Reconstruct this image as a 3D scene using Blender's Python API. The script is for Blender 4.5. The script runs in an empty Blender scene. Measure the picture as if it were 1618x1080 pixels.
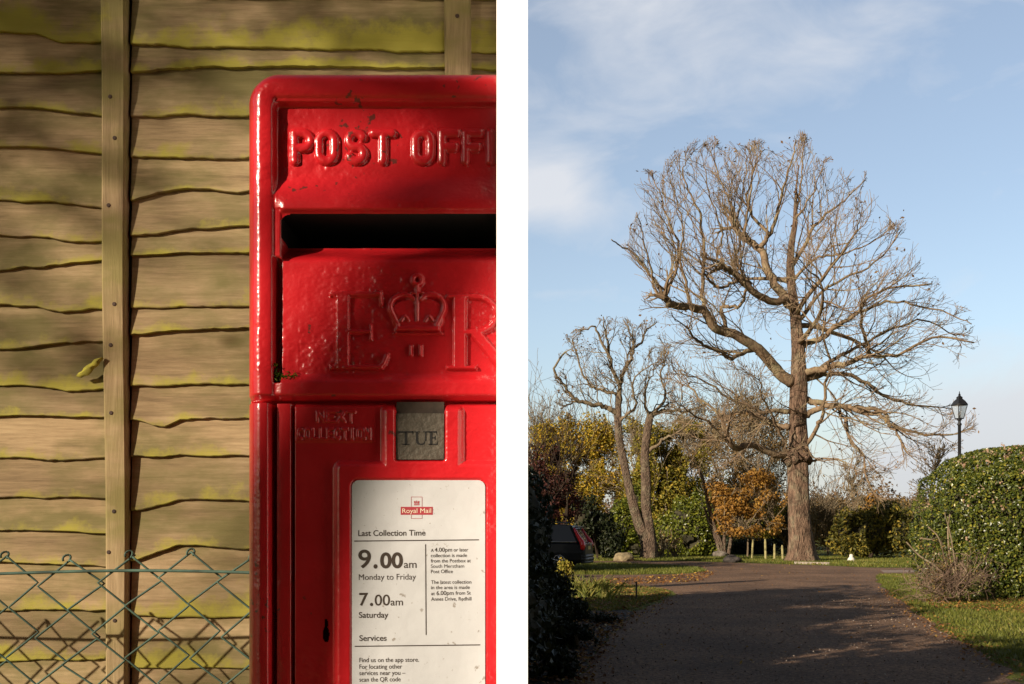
import bpy, bmesh, math, random
import numpy as np
from mathutils import Vector

C = bpy.context.scene.collection
scene = bpy.context.scene
R = math.radians

# ------------------------------------------------------------------ camera
F = 1618.0          # focal length in photo pixels (36 mm lens on a 36 mm wide sensor)
EYE, HZ, CX = 1.6, 832.0, 809.0
cam_d = bpy.data.cameras.new("camera")
cam = bpy.data.objects.new("camera", cam_d)
C.objects.link(cam)
cam.location = (0, 0, EYE)
cam.rotation_euler = (R(90), 0, 0)
cam_d.sensor_width = 36
cam_d.lens = 36
cam_d.shift_y = (HZ - 540.0) / F
cam_d.clip_start = 0.02
cam_d.clip_end = 3000
scene.camera = cam

# ------------------------------------------------------------------ light
SUN_AZ, SUN_EL = 50.0, 20.0   # degrees left of straight behind the camera, height
scene.view_settings.view_transform = 'Standard'
scene.view_settings.look = 'None'
scene.view_settings.exposure = 0.4
scene.view_settings.gamma = 1
SUNV = Vector((-math.sin(R(SUN_AZ)) * math.cos(R(SUN_EL)), -math.cos(R(SUN_AZ)) * math.cos(R(SUN_EL)), math.sin(R(SUN_EL))))
sd = bpy.data.lights.new("sun", 'SUN')
sd.energy = 5.0
sd.angle = R(0.5)
sd.color = (1.0, 0.85, 0.67)
so = bpy.data.objects.new("sun", sd)
C.objects.link(so)
so.rotation_euler = (-SUNV).to_track_quat('-Z', 'Y').to_euler()

world = bpy.data.worlds.new("World")
scene.world = world
world.use_nodes = True
wn, wl = world.node_tree.nodes, world.node_tree.links
wn.clear()


def WN(t, **k):
    n = wn.new(t)
    for a, b in k.items():
        setattr(n, a, b)
    return n


def wmath(op, a, b=None, c=None, clamp=False):
    n = WN('ShaderNodeMath', operation=op)
    n.use_clamp = clamp
    for i, v in enumerate((a, b, c)):
        if v is None:
            continue
        if isinstance(v, (int, float)):
            n.inputs[i].default_value = v
        else:
            wl.new(v, n.inputs[i])
    return n.outputs[0]


sky = WN('ShaderNodeTexSky', sky_type='NISHITA')
sky.sun_disc = False
sky.sun_elevation = R(SUN_EL)
sky.sun_rotation = R(180 + SUN_AZ)
sky.air_density = 1.0
sky.dust_density = 1.2
sky.ozone_density = 1.0
tc = WN('ShaderNodeTexCoord')
sep = WN('ShaderNodeSeparateXYZ')
wl.new(tc.outputs['Generated'], sep.inputs[0])
X, Y, Z = sep.outputs
# cloud field: noise over the sky's direction, weighted by three soft banks of cloud
mp = WN('ShaderNodeMapping')
mp.inputs['Scale'].default_value = (3.4, 3.4, 7.5)
wl.new(tc.outputs['Generated'], mp.inputs[0])
n1 = WN('ShaderNodeTexNoise')
n1.inputs['Scale'].default_value = 2.6
n1.inputs['Detail'].default_value = 8
n1.inputs['Roughness'].default_value = 0.55
n1.inputs['Distortion'].default_value = 0.5
wl.new(mp.outputs[0], n1.inputs['Vector'])


def bank(az, el, ra, re):
    """soft elliptical cloud bank around a sky direction (degrees right of north, height)"""
    ax = wmath('ARCTAN2', X, Y)
    ez = wmath('ARCSINE', Z)
    da = wmath('DIVIDE', wmath('SUBTRACT', ax, R(az)), R(ra))
    de = wmath('DIVIDE', wmath('SUBTRACT', ez, R(el)), R(re))
    r2 = wmath('ADD', wmath('MULTIPLY', da, da), wmath('MULTIPLY', de, de))
    return wmath('POWER', 2.718, wmath('MULTIPLY', r2, -1.0))


banks = None
for b, w in ((bank(2.2, 18.0, 3.8, 2.5), 0.62), (bank(25.5, 4.5, 5.0, 4.4), 0.82), (bank(8, 26.8, 8, 5), 0.40), (bank(21, 24, 8, 3), 0.24),
             (bank(60, 14, 22, 9), 0.6), (bank(-50, 20, 30, 10), 0.6), (bank(140, 30, 40, 14), 0.6), (bank(13, 2, 14, 3.2), 0.5)):
    v = wmath('MULTIPLY', b, w)
    banks = v if banks is None else wmath('ADD', banks, v)
dens = wmath('SUBTRACT', wmath('ADD', n1.outputs['Fac'], banks), 0.62)
dens = wmath('MULTIPLY', dens, 1.9, clamp=True)
veil = wmath('ADD', wmath('MULTIPLY', dens, 0.72), 0.20, clamp=True)
skyb = WN('ShaderNodeVectorMath', operation='SCALE')
wl.new(sky.outputs[0], skyb.inputs[0])
skyb.inputs['Scale'].default_value = 0.128
mixc = WN('ShaderNodeMix', data_type='RGBA')
wl.new(veil, mixc.inputs['Factor'])
wl.new(skyb.outputs[0], mixc.inputs['A'])
mixc.inputs['B'].default_value = (0.59, 0.605, 0.64, 1)
bg = WN('ShaderNodeBackground')
bg.inputs['Strength'].default_value = 1.0
# sky dimmed overhead and behind to cut ambient light, slightly near the horizon too


def wss(v, lo, hi):
    n = WN('ShaderNodeMapRange', interpolation_type='SMOOTHSTEP')
    n.inputs['From Min'].default_value = lo
    n.inputs['From Max'].default_value = hi
    wl.new(v, n.inputs['Value'])
    return n.outputs[0]


clear = wmath('MULTIPLY', wmath('MULTIPLY', wmath('MULTIPLY_ADD', wss(Z, 0.0, 0.22), 0.14, 0.86), wmath('MULTIPLY_ADD', wss(Y, -0.25, 0.35), 0.70, 0.30)), wmath('MULTIPLY_ADD', wss(Z, 0.47, 0.75), -0.75, 1.0))
wl.new(clear, bg.inputs['Strength'])
wl.new(mixc.outputs['Result'], bg.inputs['Color'])
wo = WN('ShaderNodeOutputWorld')
wl.new(bg.outputs[0], wo.inputs[0])


# ------------------------------------------------------------------ helpers
def P(px, py, d):
    return np.array(((px - CX) / F * d, d, EYE + (HZ - py) / F * d))


def G(px, py):
    d = EYE * F / (py - HZ)
    return ((px - CX) / F * d, d)


def tag(o, label=None, cat=None, group=None, kind=None):
    if label:
        o['label'] = label
    if cat:
        o['category'] = cat
    if group:
        o['group'] = group
    if kind:
        o['kind'] = kind
    return o


def thing(name, label, cat, loc=(0, 0, 0), group=None):
    o = bpy.data.objects.new(name, None)
    o.empty_display_size = 0.2
    C.objects.link(o)
    o.location = tuple(float(c) for c in loc)
    return tag(o, label, cat, group)


def wloc(o):
    v = Vector((0, 0, 0))
    while o is not None:
        v += o.location
        o = o.parent
    return np.array(v)


class MB:
    """collects vertices and faces for ONE mesh object"""

    def __init__(s):
        s.V, s.F3, s.F4, s.A3, s.A4, s.n = [], [], [], [], [], 0

    def add(s, V, Fq=None, Ft=None, rnd=0.5):
        V = np.asarray(V, float).reshape(-1, 3)
        if Fq is not None and len(Fq):
            Fq = np.asarray(Fq, int).reshape(-1, 4)
            s.F4.append(Fq + s.n)
        if Ft is not None and len(Ft):
            Ft = np.asarray(Ft, int).reshape(-1, 3)
            s.F3.append(Ft + s.n)
        s.V.append(V)
        s.A3.append(np.broadcast_to(np.asarray(rnd, float), (len(V),)))
        s.n += len(V)

    def box(s, c, d, rz=0.0, rnd=0.5):
        x, y, z = (a / 2.0 for a in d)
        V = np.array([(-x, -y, -z), (x, -y, -z), (x, y, -z), (-x, y, -z), (-x, -y, z), (x, -y, z), (x, y, z), (-x, y, z)])
        if rz:
            ca, sa = math.cos(rz), math.sin(rz)
            V = np.stack([V[:, 0] * ca - V[:, 1] * sa, V[:, 0] * sa + V[:, 1] * ca, V[:, 2]], 1)
        s.add(V + np.array(c), [(3, 2, 1, 0), (4, 5, 6, 7), (0, 1, 5, 4), (1, 2, 6, 5), (2, 3, 7, 6), (3, 0, 4, 7)], rnd=rnd)

    def tube(s, pts, rad, n=6, cap=True, rnd=0.5, sq=None):
        pts = np.asarray(pts, float)
        m = len(pts)
        rad = np.broadcast_to(np.asarray(rad, float), (m,))
        T = np.gradient(pts, axis=0)
        T /= np.linalg.norm(T, axis=1)[:, None] + 1e-12
        mean = T.mean(0)
        ref = np.array((1.0, 0, 0)) if abs(mean[0]) < 0.6 * np.linalg.norm(mean) + 1e-9 else np.array((0, 1.0, 0))
        U = np.cross(T, ref)
        U /= np.linalg.norm(U, axis=1)[:, None] + 1e-12
        W = np.cross(T, U)
        a = np.arange(n) * 2 * math.pi / n + (math.pi / n)
        rr = rad[:, None, None]
        V = pts[:, None, :] + rr * (np.cos(a)[None, :, None] * U[:, None, :] + np.sin(a)[None, :, None] * W[:, None, :])
        i = np.arange(m - 1)[:, None] * n
        j = np.arange(n)[None, :]
        k = (j + 1) % n
        Fq = np.stack([i + j, i + k, i + n + k, i + n + j], -1).reshape(-1, 4)
        Vf = V.reshape(-1, 3)
        Ft = []
        if cap:
            Vf = np.vstack([Vf, pts[:1], pts[-1:]])
            b, e = m * n, m * n + 1
            for q in range(n):
                Ft.append((b, (q + 1) % n, q))
                Ft.append((e, (m - 1) * n + q, (m - 1) * n + (q + 1) % n))
        s.add(Vf, Fq, Ft, rnd)

    def lathe(s, prof, c, n=16, rnd=0.5):
        """prof: list of (radius, z); around the vertical axis through c"""
        prof = np.asarray(prof, float)
        a = np.arange(n) * 2 * math.pi / n
        m = len(prof)
        V = np.stack([prof[:, 0][:, None] * np.cos(a), prof[:, 0][:, None] * np.sin(a), np.repeat(prof[:, 1][:, None], n, 1)], -1)
        i = np.arange(m - 1)[:, None] * n
        j = np.arange(n)[None, :]
        k = (j + 1) % n
        s.add(V.reshape(-1, 3) + np.array(c), np.stack([i + j, i + k, i + n + k, i + n + j], -1).reshape(-1, 4), rnd=rnd)

    def build(s, name, mat, parent=None, smooth=False):
        V = np.vstack(s.V)
        if parent is not None:
            V = V - wloc(parent)
        F3 = np.vstack(s.F3) if s.F3 else np.zeros((0, 3), int)
        F4 = np.vstack(s.F4) if s.F4 else np.zeros((0, 4), int)
        me = bpy.data.meshes.new(name)
        me.vertices.add(len(V))
        me.vertices.foreach_set('co', V.astype(np.float32).ravel())
        nl = F3.size + F4.size
        me.loops.add(nl)
        me.loops.foreach_set('vertex_index', np.concatenate([F3.ravel(), F4.ravel()]).astype(np.int32))
        me.polygons.add(len(F3) + len(F4))
        st = np.concatenate([np.arange(len(F3)) * 3, F3.size + np.arange(len(F4)) * 4]).astype(np.int32)
        me.polygons.foreach_set('loop_start', st)
        me.update(calc_edges=True)
        me.validate()
        if len(me.vertices) == len(V):
            at = me.attributes.new('rnd', 'FLOAT', 'POINT')
            at.data.foreach_set('value', np.concatenate(s.A3).astype(np.float32))
        me.polygons.foreach_set('use_smooth', np.full(len(me.polygons), bool(smooth)))
        me.materials.append(mat)
        o = bpy.data.objects.new(name, me)
        C.objects.link(o)
        if parent is not None:
            o.parent = parent
        return o


_NT = {}


def vnoise(x, y, seed=0):
    """smooth value noise on numpy arrays"""
    T = _NT.get(seed)
    if T is None:
        T = _NT[seed] = np.random.RandomState(seed).rand(256, 256)
    xi = np.floor(x).astype(int)
    yi = np.floor(y).astype(int)
    fx, fy = x - xi, y - yi
    fx = fx * fx * (3 - 2 * fx)
    fy = fy * fy * (3 - 2 * fy)
    g = lambda i, j: T[i % 256, j % 256]
    return (g(xi, yi) * (1 - fx) + g(xi + 1, yi) * fx) * (1 - fy) + (g(xi, yi + 1) * (1 - fx) + g(xi + 1, yi + 1) * fx) * fy - 0.5


def ss(a, b, x):
    t = np.clip((x - a) / (b - a), 0, 1)
    return t * t * (3 - 2 * t)


# ------------------------------------------------------------------ materials
def mat_new(name):
    m = bpy.data.materials.new(name)
    m.use_nodes = True
    nt = m.node_tree
    b = nt.nodes['Principled BSDF']
    return m, nt.nodes, nt.links, b


def node(ns, t, ins=None, **k):
    n = ns.new(t)
    for a, v in k.items():
        setattr(n, a, v)
    for a, v in (ins or {}).items():
        n.inputs[a].default_value = v
    return n


def ramp(ns, stops):
    r = ns.new('ShaderNodeValToRGB')
    e = r.color_ramp.elements
    while len(e) < len(stops):
        e.new(0.5)
    for i, (p, c) in enumerate(stops):
        e[i].position = p
        e[i].color = (c[0], c[1], c[2], 1)
    return r


def mat_plain(name, col, rough=0.6, metal=0.0, var=0.12, scale=20.0, bump=0.0, bscale=80.0, coat=0.0, trans=0.0):
    m, ns, ln, b = mat_new(name)
    t = node(ns, 'ShaderNodeTexCoord')
    n = node(ns, 'ShaderNodeTexNoise', {'Scale': scale, 'Detail': 6.0})
    ln.new(t.outputs['Object'], n.inputs['Vector'])
    lo = [max(0, c * (1 - var)) for c in col]
    hi = [min(1, c * (1 + var)) for c in col]
    r = ramp(ns, [(0.3, lo), (0.7, hi)])
    ln.new(n.outputs['Fac'], r.inputs[0])
    ln.new(r.outputs[0], b.inputs['Base Color'])
    b.inputs['Roughness'].default_value = rough
    b.inputs['Metallic'].default_value = metal
    b.inputs['Coat Weight'].default_value = coat
    b.inputs['Transmission Weight'].default_value = trans
    if bump:
        n2 = node(ns, 'ShaderNodeTexNoise', {'Scale': bscale, 'Detail': 5.0})
        ln.new(t.outputs['Object'], n2.inputs['Vector'])
        bp = node(ns, 'ShaderNodeBump', {'Strength': bump, 'Distance': 0.02})
        ln.new(n2.outputs['Fac'], bp.inputs['Height'])
        ln.new(bp.outputs[0], b.inputs['Normal'])
    return m


def mat_leaf(name, stops, trans=0.3, rough=0.55, spec=0.3):
    """leaf colours differ leaf by leaf (the rnd attribute)"""
    m, ns, ln, b = mat_new(name)
    a = node(ns, 'ShaderNodeAttribute', attribute_name='rnd')
    r = ramp(ns, stops)
    ln.new(a.outputs['Fac'], r.inputs[0])
    ln.new(r.outputs[0], b.inputs['Base Color'])
    b.inputs['Roughness'].default_value = rough
    b.inputs['Specular IOR Level'].default_value = spec
    tr = node(ns, 'ShaderNodeBsdfTranslucent')
    ln.new(r.outputs[0], tr.inputs[0])
    mx = node(ns, 'ShaderNodeMixShader')
    mx.inputs[0].default_value = trans
    ln.new(b.outputs[0], mx.inputs[1])
    ln.new(tr.outputs[0], mx.inputs[2])
    ln.new(mx.outputs[0], ns['Material Output'].inputs[0])
    return m


def mat_bark(name, c1, c2, lichen=None, scale=6.0, stretch=0.18, bump=0.8):
    m, ns, ln, b = mat_new(name)
    t = node(ns, 'ShaderNodeTexCoord')
    mp = node(ns, 'ShaderNodeMapping')
    mp.inputs['Scale'].default_value = (1, 1, stretch)
    ln.new(t.outputs['Object'], mp.inputs[0])
    n = node(ns, 'ShaderNodeTexNoise', {'Scale': scale, 'Detail': 8.0, 'Roughness': 0.65, 'Distortion': 0.6})
    ln.new(mp.outputs[0], n.inputs['Vector'])
    r = ramp(ns, [(0.34, c1), (0.62, c2)])
    ln.new(n.outputs['Fac'], r.inputs[0])
    out = r.outputs[0]
    if lichen:
        n2 = node(ns, 'ShaderNodeTexNoise', {'Scale': 1.7, 'Detail': 7.0, 'Roughness': 0.7})
        ln.new(t.outputs['Object'], n2.inputs['Vector'])
        r2 = ramp(ns, [(0.5, (0, 0, 0)), (0.66, (0.75, 0.75, 0.75))])
        ln.new(n2.outputs['Fac'], r2.inputs[0])
        mx = node(ns, 'ShaderNodeMix', data_type='RGBA')
        ln.new(r2.outputs[0], mx.inputs['Factor'])
        ln.new(out, mx.inputs['A'])
        mx.inputs['B'].default_value = (*lichen, 1)
        out = mx.outputs['Result']
    ln.new(out, b.inputs['Base Color'])
    b.inputs['Roughness'].default_value = 0.9
    b.inputs['Specular IOR Level'].default_value = 0.15
    v = node(ns, 'ShaderNodeTexVoronoi', {'Scale': scale * 1.6}, feature='DISTANCE_TO_EDGE')
    ln.new(mp.outputs[0], v.inputs['Vector'])
    ad = node(ns, 'ShaderNodeMath', operation='ADD')
    ln.new(v.outputs['Distance'], ad.inputs[0])
    ln.new(n.outputs['Fac'], ad.inputs[1])
    bp = node(ns, 'ShaderNodeBump', {'Strength': bump, 'Distance': 0.12})
    ln.new(ad.outputs[0], bp.inputs['Height'])
    ln.new(bp.outputs[0], b.inputs['Normal'])
    return m


M = {}
M['bark_oak'] = mat_bark('oak_bark', (0.05, 0.032, 0.023), (0.27, 0.175, 0.12), (0.28, 0.24, 0.16), scale=9.0, stretch=0.22, bump=1.0)
M['twig_oak'] = mat_bark('oak_twig', (0.13, 0.087, 0.055), (0.29, 0.205, 0.13), (0.33, 0.29, 0.17), bump=0.2)
M['bark_grey'] = mat_bark('grey_bark', (0.06, 0.042, 0.032), (0.22, 0.155, 0.11), (0.24, 0.21, 0.14), scale=9.0, stretch=0.4, bump=1.0)
M['twig_pale'] = mat_bark('pale_twig', (0.11, 0.08, 0.05), (0.26, 0.20, 0.13), (0.27, 0.24, 0.15), bump=0.2)
M['twig_dark'] = mat_bark('dark_twig', (0.03, 0.022, 0.016), (0.07, 0.05, 0.035), bump=0.2)
M['leaf_brown'] = mat_leaf('dry_oak_leaf', [(0, (0.10, 0.05, 0.02)), (0.6, (0.24, 0.13, 0.05)), (1, (0.30, 0.20, 0.07))])
M['leaf_yellow'] = mat_leaf('yellow_leaf', [(0, (0.13, 0.14, 0.018)), (0.35, (0.32, 0.26, 0.03)), (0.7, (0.55, 0.37, 0.04)), (1, (0.58, 0.33, 0.04))])
M['leaf_olive'] = mat_leaf('olive_leaf', [(0, (0.10, 0.115, 0.016)), (0.5, (0.30, 0.26, 0.035)), (0.85, (0.48, 0.35, 0.05)), (1, (0.42, 0.22, 0.04))])
M['leaf_russet'] = mat_leaf('russet_leaf', [(0, (0.13, 0.09, 0.035)), (0.5, (0.27, 0.18, 0.065)), (1, (0.37, 0.22, 0.07))])
M['leaf_orange'] = mat_leaf('orange_leaf', [(0, (0.17, 0.09, 0.02)), (0.5, (0.40, 0.20, 0.04)), (1, (0.52, 0.32, 0.07))])
M['leaf_purple'] = mat_leaf('purple_leaf', [(0, (0.045, 0.018, 0.016)), (0.6, (0.10, 0.032, 0.026)), (1, (0.18, 0.065, 0.03))])
M['leaf_laurel'] = mat_leaf('laurel_leaf', [(0, (0.045, 0.065, 0.009)), (0.6, (0.17, 0.20, 0.024)), (1, (0.36, 0.34, 0.04))], rough=0.35, spec=0.5)
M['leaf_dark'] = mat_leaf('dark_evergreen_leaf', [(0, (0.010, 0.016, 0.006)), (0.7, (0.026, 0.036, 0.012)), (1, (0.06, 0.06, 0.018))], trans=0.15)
M['leaf_hedge'] = mat_leaf('clipped_hedge_leaf', [(0, (0.022, 0.034, 0.007)), (0.5, (0.075, 0.102, 0.016)), (0.8, (0.19, 0.20, 0.028)), (1, (0.40, 0.34, 0.05))], trans=0.2, rough=0.33, spec=0.5)
M['leaf_round'] = mat_leaf('round_bush_leaf', [(0, (0.04, 0.05, 0.012)), (0.6, (0.16, 0.145, 0.024)), (1, (0.42, 0.29, 0.04))], trans=0.2)
M['flower'] = mat_leaf('hedge_flower', [(0, (0.36, 0.20, 0.12)), (0.6, (0.48, 0.33, 0.21)), (1, (0.60, 0.50, 0.38))])
M['litter'] = mat_leaf('fallen_leaf', [(0, (0.10, 0.045, 0.02)), (0.5, (0.27, 0.12, 0.045)), (0.85, (0.40, 0.22, 0.06)), (1, (0.52, 0.33, 0.06))], trans=0.15)
M['grassblade'] = mat_leaf('grass_blade', [(0, (0.07, 0.085, 0.014)), (0.6, (0.17, 0.19, 0.03)), (1, (0.32, 0.27, 0.07))], trans=0.3)
M['far_leaf'] = mat_leaf('far_woodland_leaf', [(0, (0.10, 0.075, 0.06)), (0.6, (0.20, 0.135, 0.085)), (1, (0.27, 0.16, 0.07))])
M['core'] = mat_plain('shrub_inner_twigs', (0.045, 0.04, 0.02), 0.95, var=0.7, scale=3.0, bump=1.0, bscale=6.0)

# ================================================================== post box side
# ---------------------------------------------------------------- added white divider
def white_divider():
    t = thing('white_divider', 'made up narrow white divider between the post box and driveway scenes', 'wall', (0, 1.3, 0))
    d1, d2 = 1.03, 1.0  # made-up divider for the blank strip between scenes; end mitred towards the sun
    k0, k1 = (784.5 - CX) / F, (834.0 - CX) / F
    pl = [(k0 * d1, d1), (k1 * d2, d2), (k1 * d2, 1.62), (k0 * d1, 1.62)]
    m = MB()
    zt = 2.62
    V = [(x, y, 0) for x, y in pl] + [(x, y, zt) for x, y in pl]
    m.add(V, [(3, 2, 1, 0), (4, 5, 6, 7), (0, 1, 5, 4), (1, 2, 6, 5), (2, 3, 7, 6), (3, 0, 4, 7)])
    m.build('divider_slab', mat_plain('divider_white', (0.86, 0.86, 0.85), 0.7, var=0.01), t)
    return t


white_divider()


# ---------------------------------------------------------------- wooden fence
def mat_wood(name, posts=False):
    m, ns, ln, b = mat_new(name)
    t = node(ns, 'ShaderNodeTexCoord')
    a = node(ns, 'ShaderNodeAttribute', attribute_name='rnd')       # integer part = board, fraction = height on the board
    fr = node(ns, 'ShaderNodeMath', operation='FRACT')
    ln.new(a.outputs['Fac'], fr.inputs[0])
    fl = node(ns, 'ShaderNodeMath', operation='FLOOR')
    ln.new(a.outputs['Fac'], fl.inputs[0])
    off = node(ns, 'ShaderNodeCombineXYZ')
    ln.new(fl.outputs[0], off.inputs[1])
    ad = node(ns, 'ShaderNodeVectorMath', operation='ADD')
    ln.new(t.outputs['Object'], ad.inputs[0])
    ln.new(off.outputs[0], ad.inputs[1])
    mp = node(ns, 'ShaderNodeMapping')
    mp.inputs['Scale'].default_value = (40, 1, 2.5) if posts else (2.5, 1, 34)
    ln.new(ad.outputs[0], mp.inputs[0])
    gr = node(ns, 'ShaderNodeTexNoise', {'Scale': 1.3, 'Detail': 6.0, 'Roughness': 0.6, 'Distortion': 0.9})
    ln.new(mp.outputs[0], gr.inputs['Vector'])
    gf = node(ns, 'ShaderNodeTexNoise', {'Scale': 7.0, 'Detail': 5.0, 'Roughness': 0.7})
    ln.new(mp.outputs[0], gf.inputs['Vector'])
    gm = node(ns, 'ShaderNodeMix', data_type='FLOAT')
    gm.inputs['Factor'].default_value = 0.42
    ln.new(gr.outputs['Fac'], gm.inputs['A'])
    ln.new(gf.outputs['Fac'], gm.inputs['B'])
    base = ramp(ns, [(0.25, (0.115, 0.078, 0.042)), (0.5, (0.34, 0.245, 0.135)), (0.75, (0.53, 0.40, 0.235))])
    ln.new(gm.outputs['Result'], base.inputs[0])
    vk = node(ns, 'ShaderNodeTexVoronoi', {'Scale': 3.2})
    mk = node(ns, 'ShaderNodeMapping')
    mk.inputs['Scale'].default_value = (1.0, 1, 2.2)
    ln.new(ad.outputs[0], mk.inputs[0])
    ln.new(mk.outputs[0], vk.inputs['Vector'])
    kr = ramp(ns, [(0.045, (0.35, 0.30, 0.26)), (0.10, (1, 1, 1))])
    ln.new(vk.outputs['Distance'], kr.inputs[0])
    kx = node(ns, 'ShaderNodeMix', data_type='RGBA', blend_type='MULTIPLY')
    kx.inputs['Factor'].default_value = 1
    ln.new(base.outputs[0], kx.inputs['A'])
    ln.new(kr.outputs[0], kx.inputs['B'])
    # broad tone change per board
    wn_ = node(ns, 'ShaderNodeTexWhiteNoise', noise_dimensions='1D')
    ln.new(fl.outputs[0], wn_.inputs['W'])
    tone = node(ns, 'ShaderNodeMapRange', {'To Min': 0.72, 'To Max': 1.15})
    ln.new(wn_.outputs['Value'], tone.inputs['Value'])
    tn = node(ns, 'ShaderNodeMix', data_type='RGBA', blend_type='MULTIPLY')
    tn.inputs['Factor'].default_value = 1
    ln.new(kx.outputs['Result'], tn.inputs['A'])
    ln.new(tone.outputs[0], tn.inputs['B'])
    # green algae in soft patches
    al = node(ns, 'ShaderNodeTexNoise', {'Scale': 5.0, 'Detail': 5.0, 'Roughness': 0.6})
    mp2 = node(ns, 'ShaderNodeMapping')
    mp2.inputs['Scale'].default_value = (1, 1, 2.2)
    ln.new(ad.outputs[0], mp2.inputs[0])
    ln.new(mp2.outputs[0], al.inputs['Vector'])
    alr = ramp(ns, [(0.42, (0, 0, 0)), (0.62, (0.8, 0.8, 0.8))])
    ln.new(al.outputs['Fac'], alr.inputs[0])
    mx = node(ns, 'ShaderNodeMix', data_type='RGBA')
    ln.new(alr.outputs[0], mx.inputs['Factor'])
    ln.new(tn.outputs['Result'], mx.inputs['A'])
    mx.inputs['B'].default_value = (0.13, 0.12, 0.04, 1) if not posts else (0.21, 0.185, 0.062, 1)
    out = mx.outputs['Result']
    # yellow green moss along the lower edge of the boards
    mo = node(ns, 'ShaderNodeTexNoise', {'Scale': 9.0, 'Detail': 6.0, 'Roughness': 0.7})
    ln.new(ad.outputs[0], mo.inputs['Vector'])
    s1 = node(ns, 'ShaderNodeMath', operation='MULTIPLY_ADD')
    ln.new(fr.outputs[0], s1.inputs[0])
    s1.inputs[1].default_value = -0.62
    ln.new(mo.outputs['Fac'], s1.inputs[2])
    # more of it low down on the panel and at its very top
    sp = node(ns, 'ShaderNodeSeparateXYZ')
    ln.new(t.outputs['Object'], sp.inputs[0])
    mr = node(ns, 'ShaderNodeMapRange', {'From Min': 1.25, 'From Max': 1.6, 'To Min': 0.17, 'To Max': 0.0})
    ln.new(sp.outputs[2], mr.inputs['Value'])
    mr2 = node(ns, 'ShaderNodeMapRange', {'From Min': 2.25, 'From Max': 2.42, 'To Min': 0.0, 'To Max': 0.20})
    ln.new(sp.outputs[2], mr2.inputs['Value'])
    s2 = node(ns, 'ShaderNodeMath', operation='ADD')
    ln.new(s1.outputs[0], s2.inputs[0])
    ln.new(mr.outputs[0], s2.inputs[1])
    s3 = node(ns, 'ShaderNodeMath', operation='ADD')
    ln.new(s2.outputs[0], s3.inputs[0])
    ln.new(mr2.outputs[0], s3.inputs[1])
    mor = ramp(ns, [(0.40, (0, 0, 0)), (0.56, (0.85, 0.85, 0.85))])
    ln.new(s3.outputs[0], mor.inputs[0])
    mx2 = node(ns, 'ShaderNodeMix', data_type='RGBA')
    ln.new(mor.outputs[0], mx2.inputs['Factor'])
    ln.new(out, mx2.inputs['A'])
    mx2.inputs['B'].default_value = (0.33, 0.30, 0.045, 1)
    ln.new(mx2.outputs['Result'], b.inputs['Base Color'])
    b.inputs['Roughness'].default_value = 0.85
    b.inputs['Specular IOR Level'].default_value = 0.2
    bp = node(ns, 'ShaderNodeBump', {'Strength': 0.35, 'Distance': 0.006})
    ln.new(gm.outputs['Result'], bp.inputs['Height'])
    ln.new(bp.outputs[0], b.inputs['Normal'])
    return m


FD = 1.65           # distance of the fence panel


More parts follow.
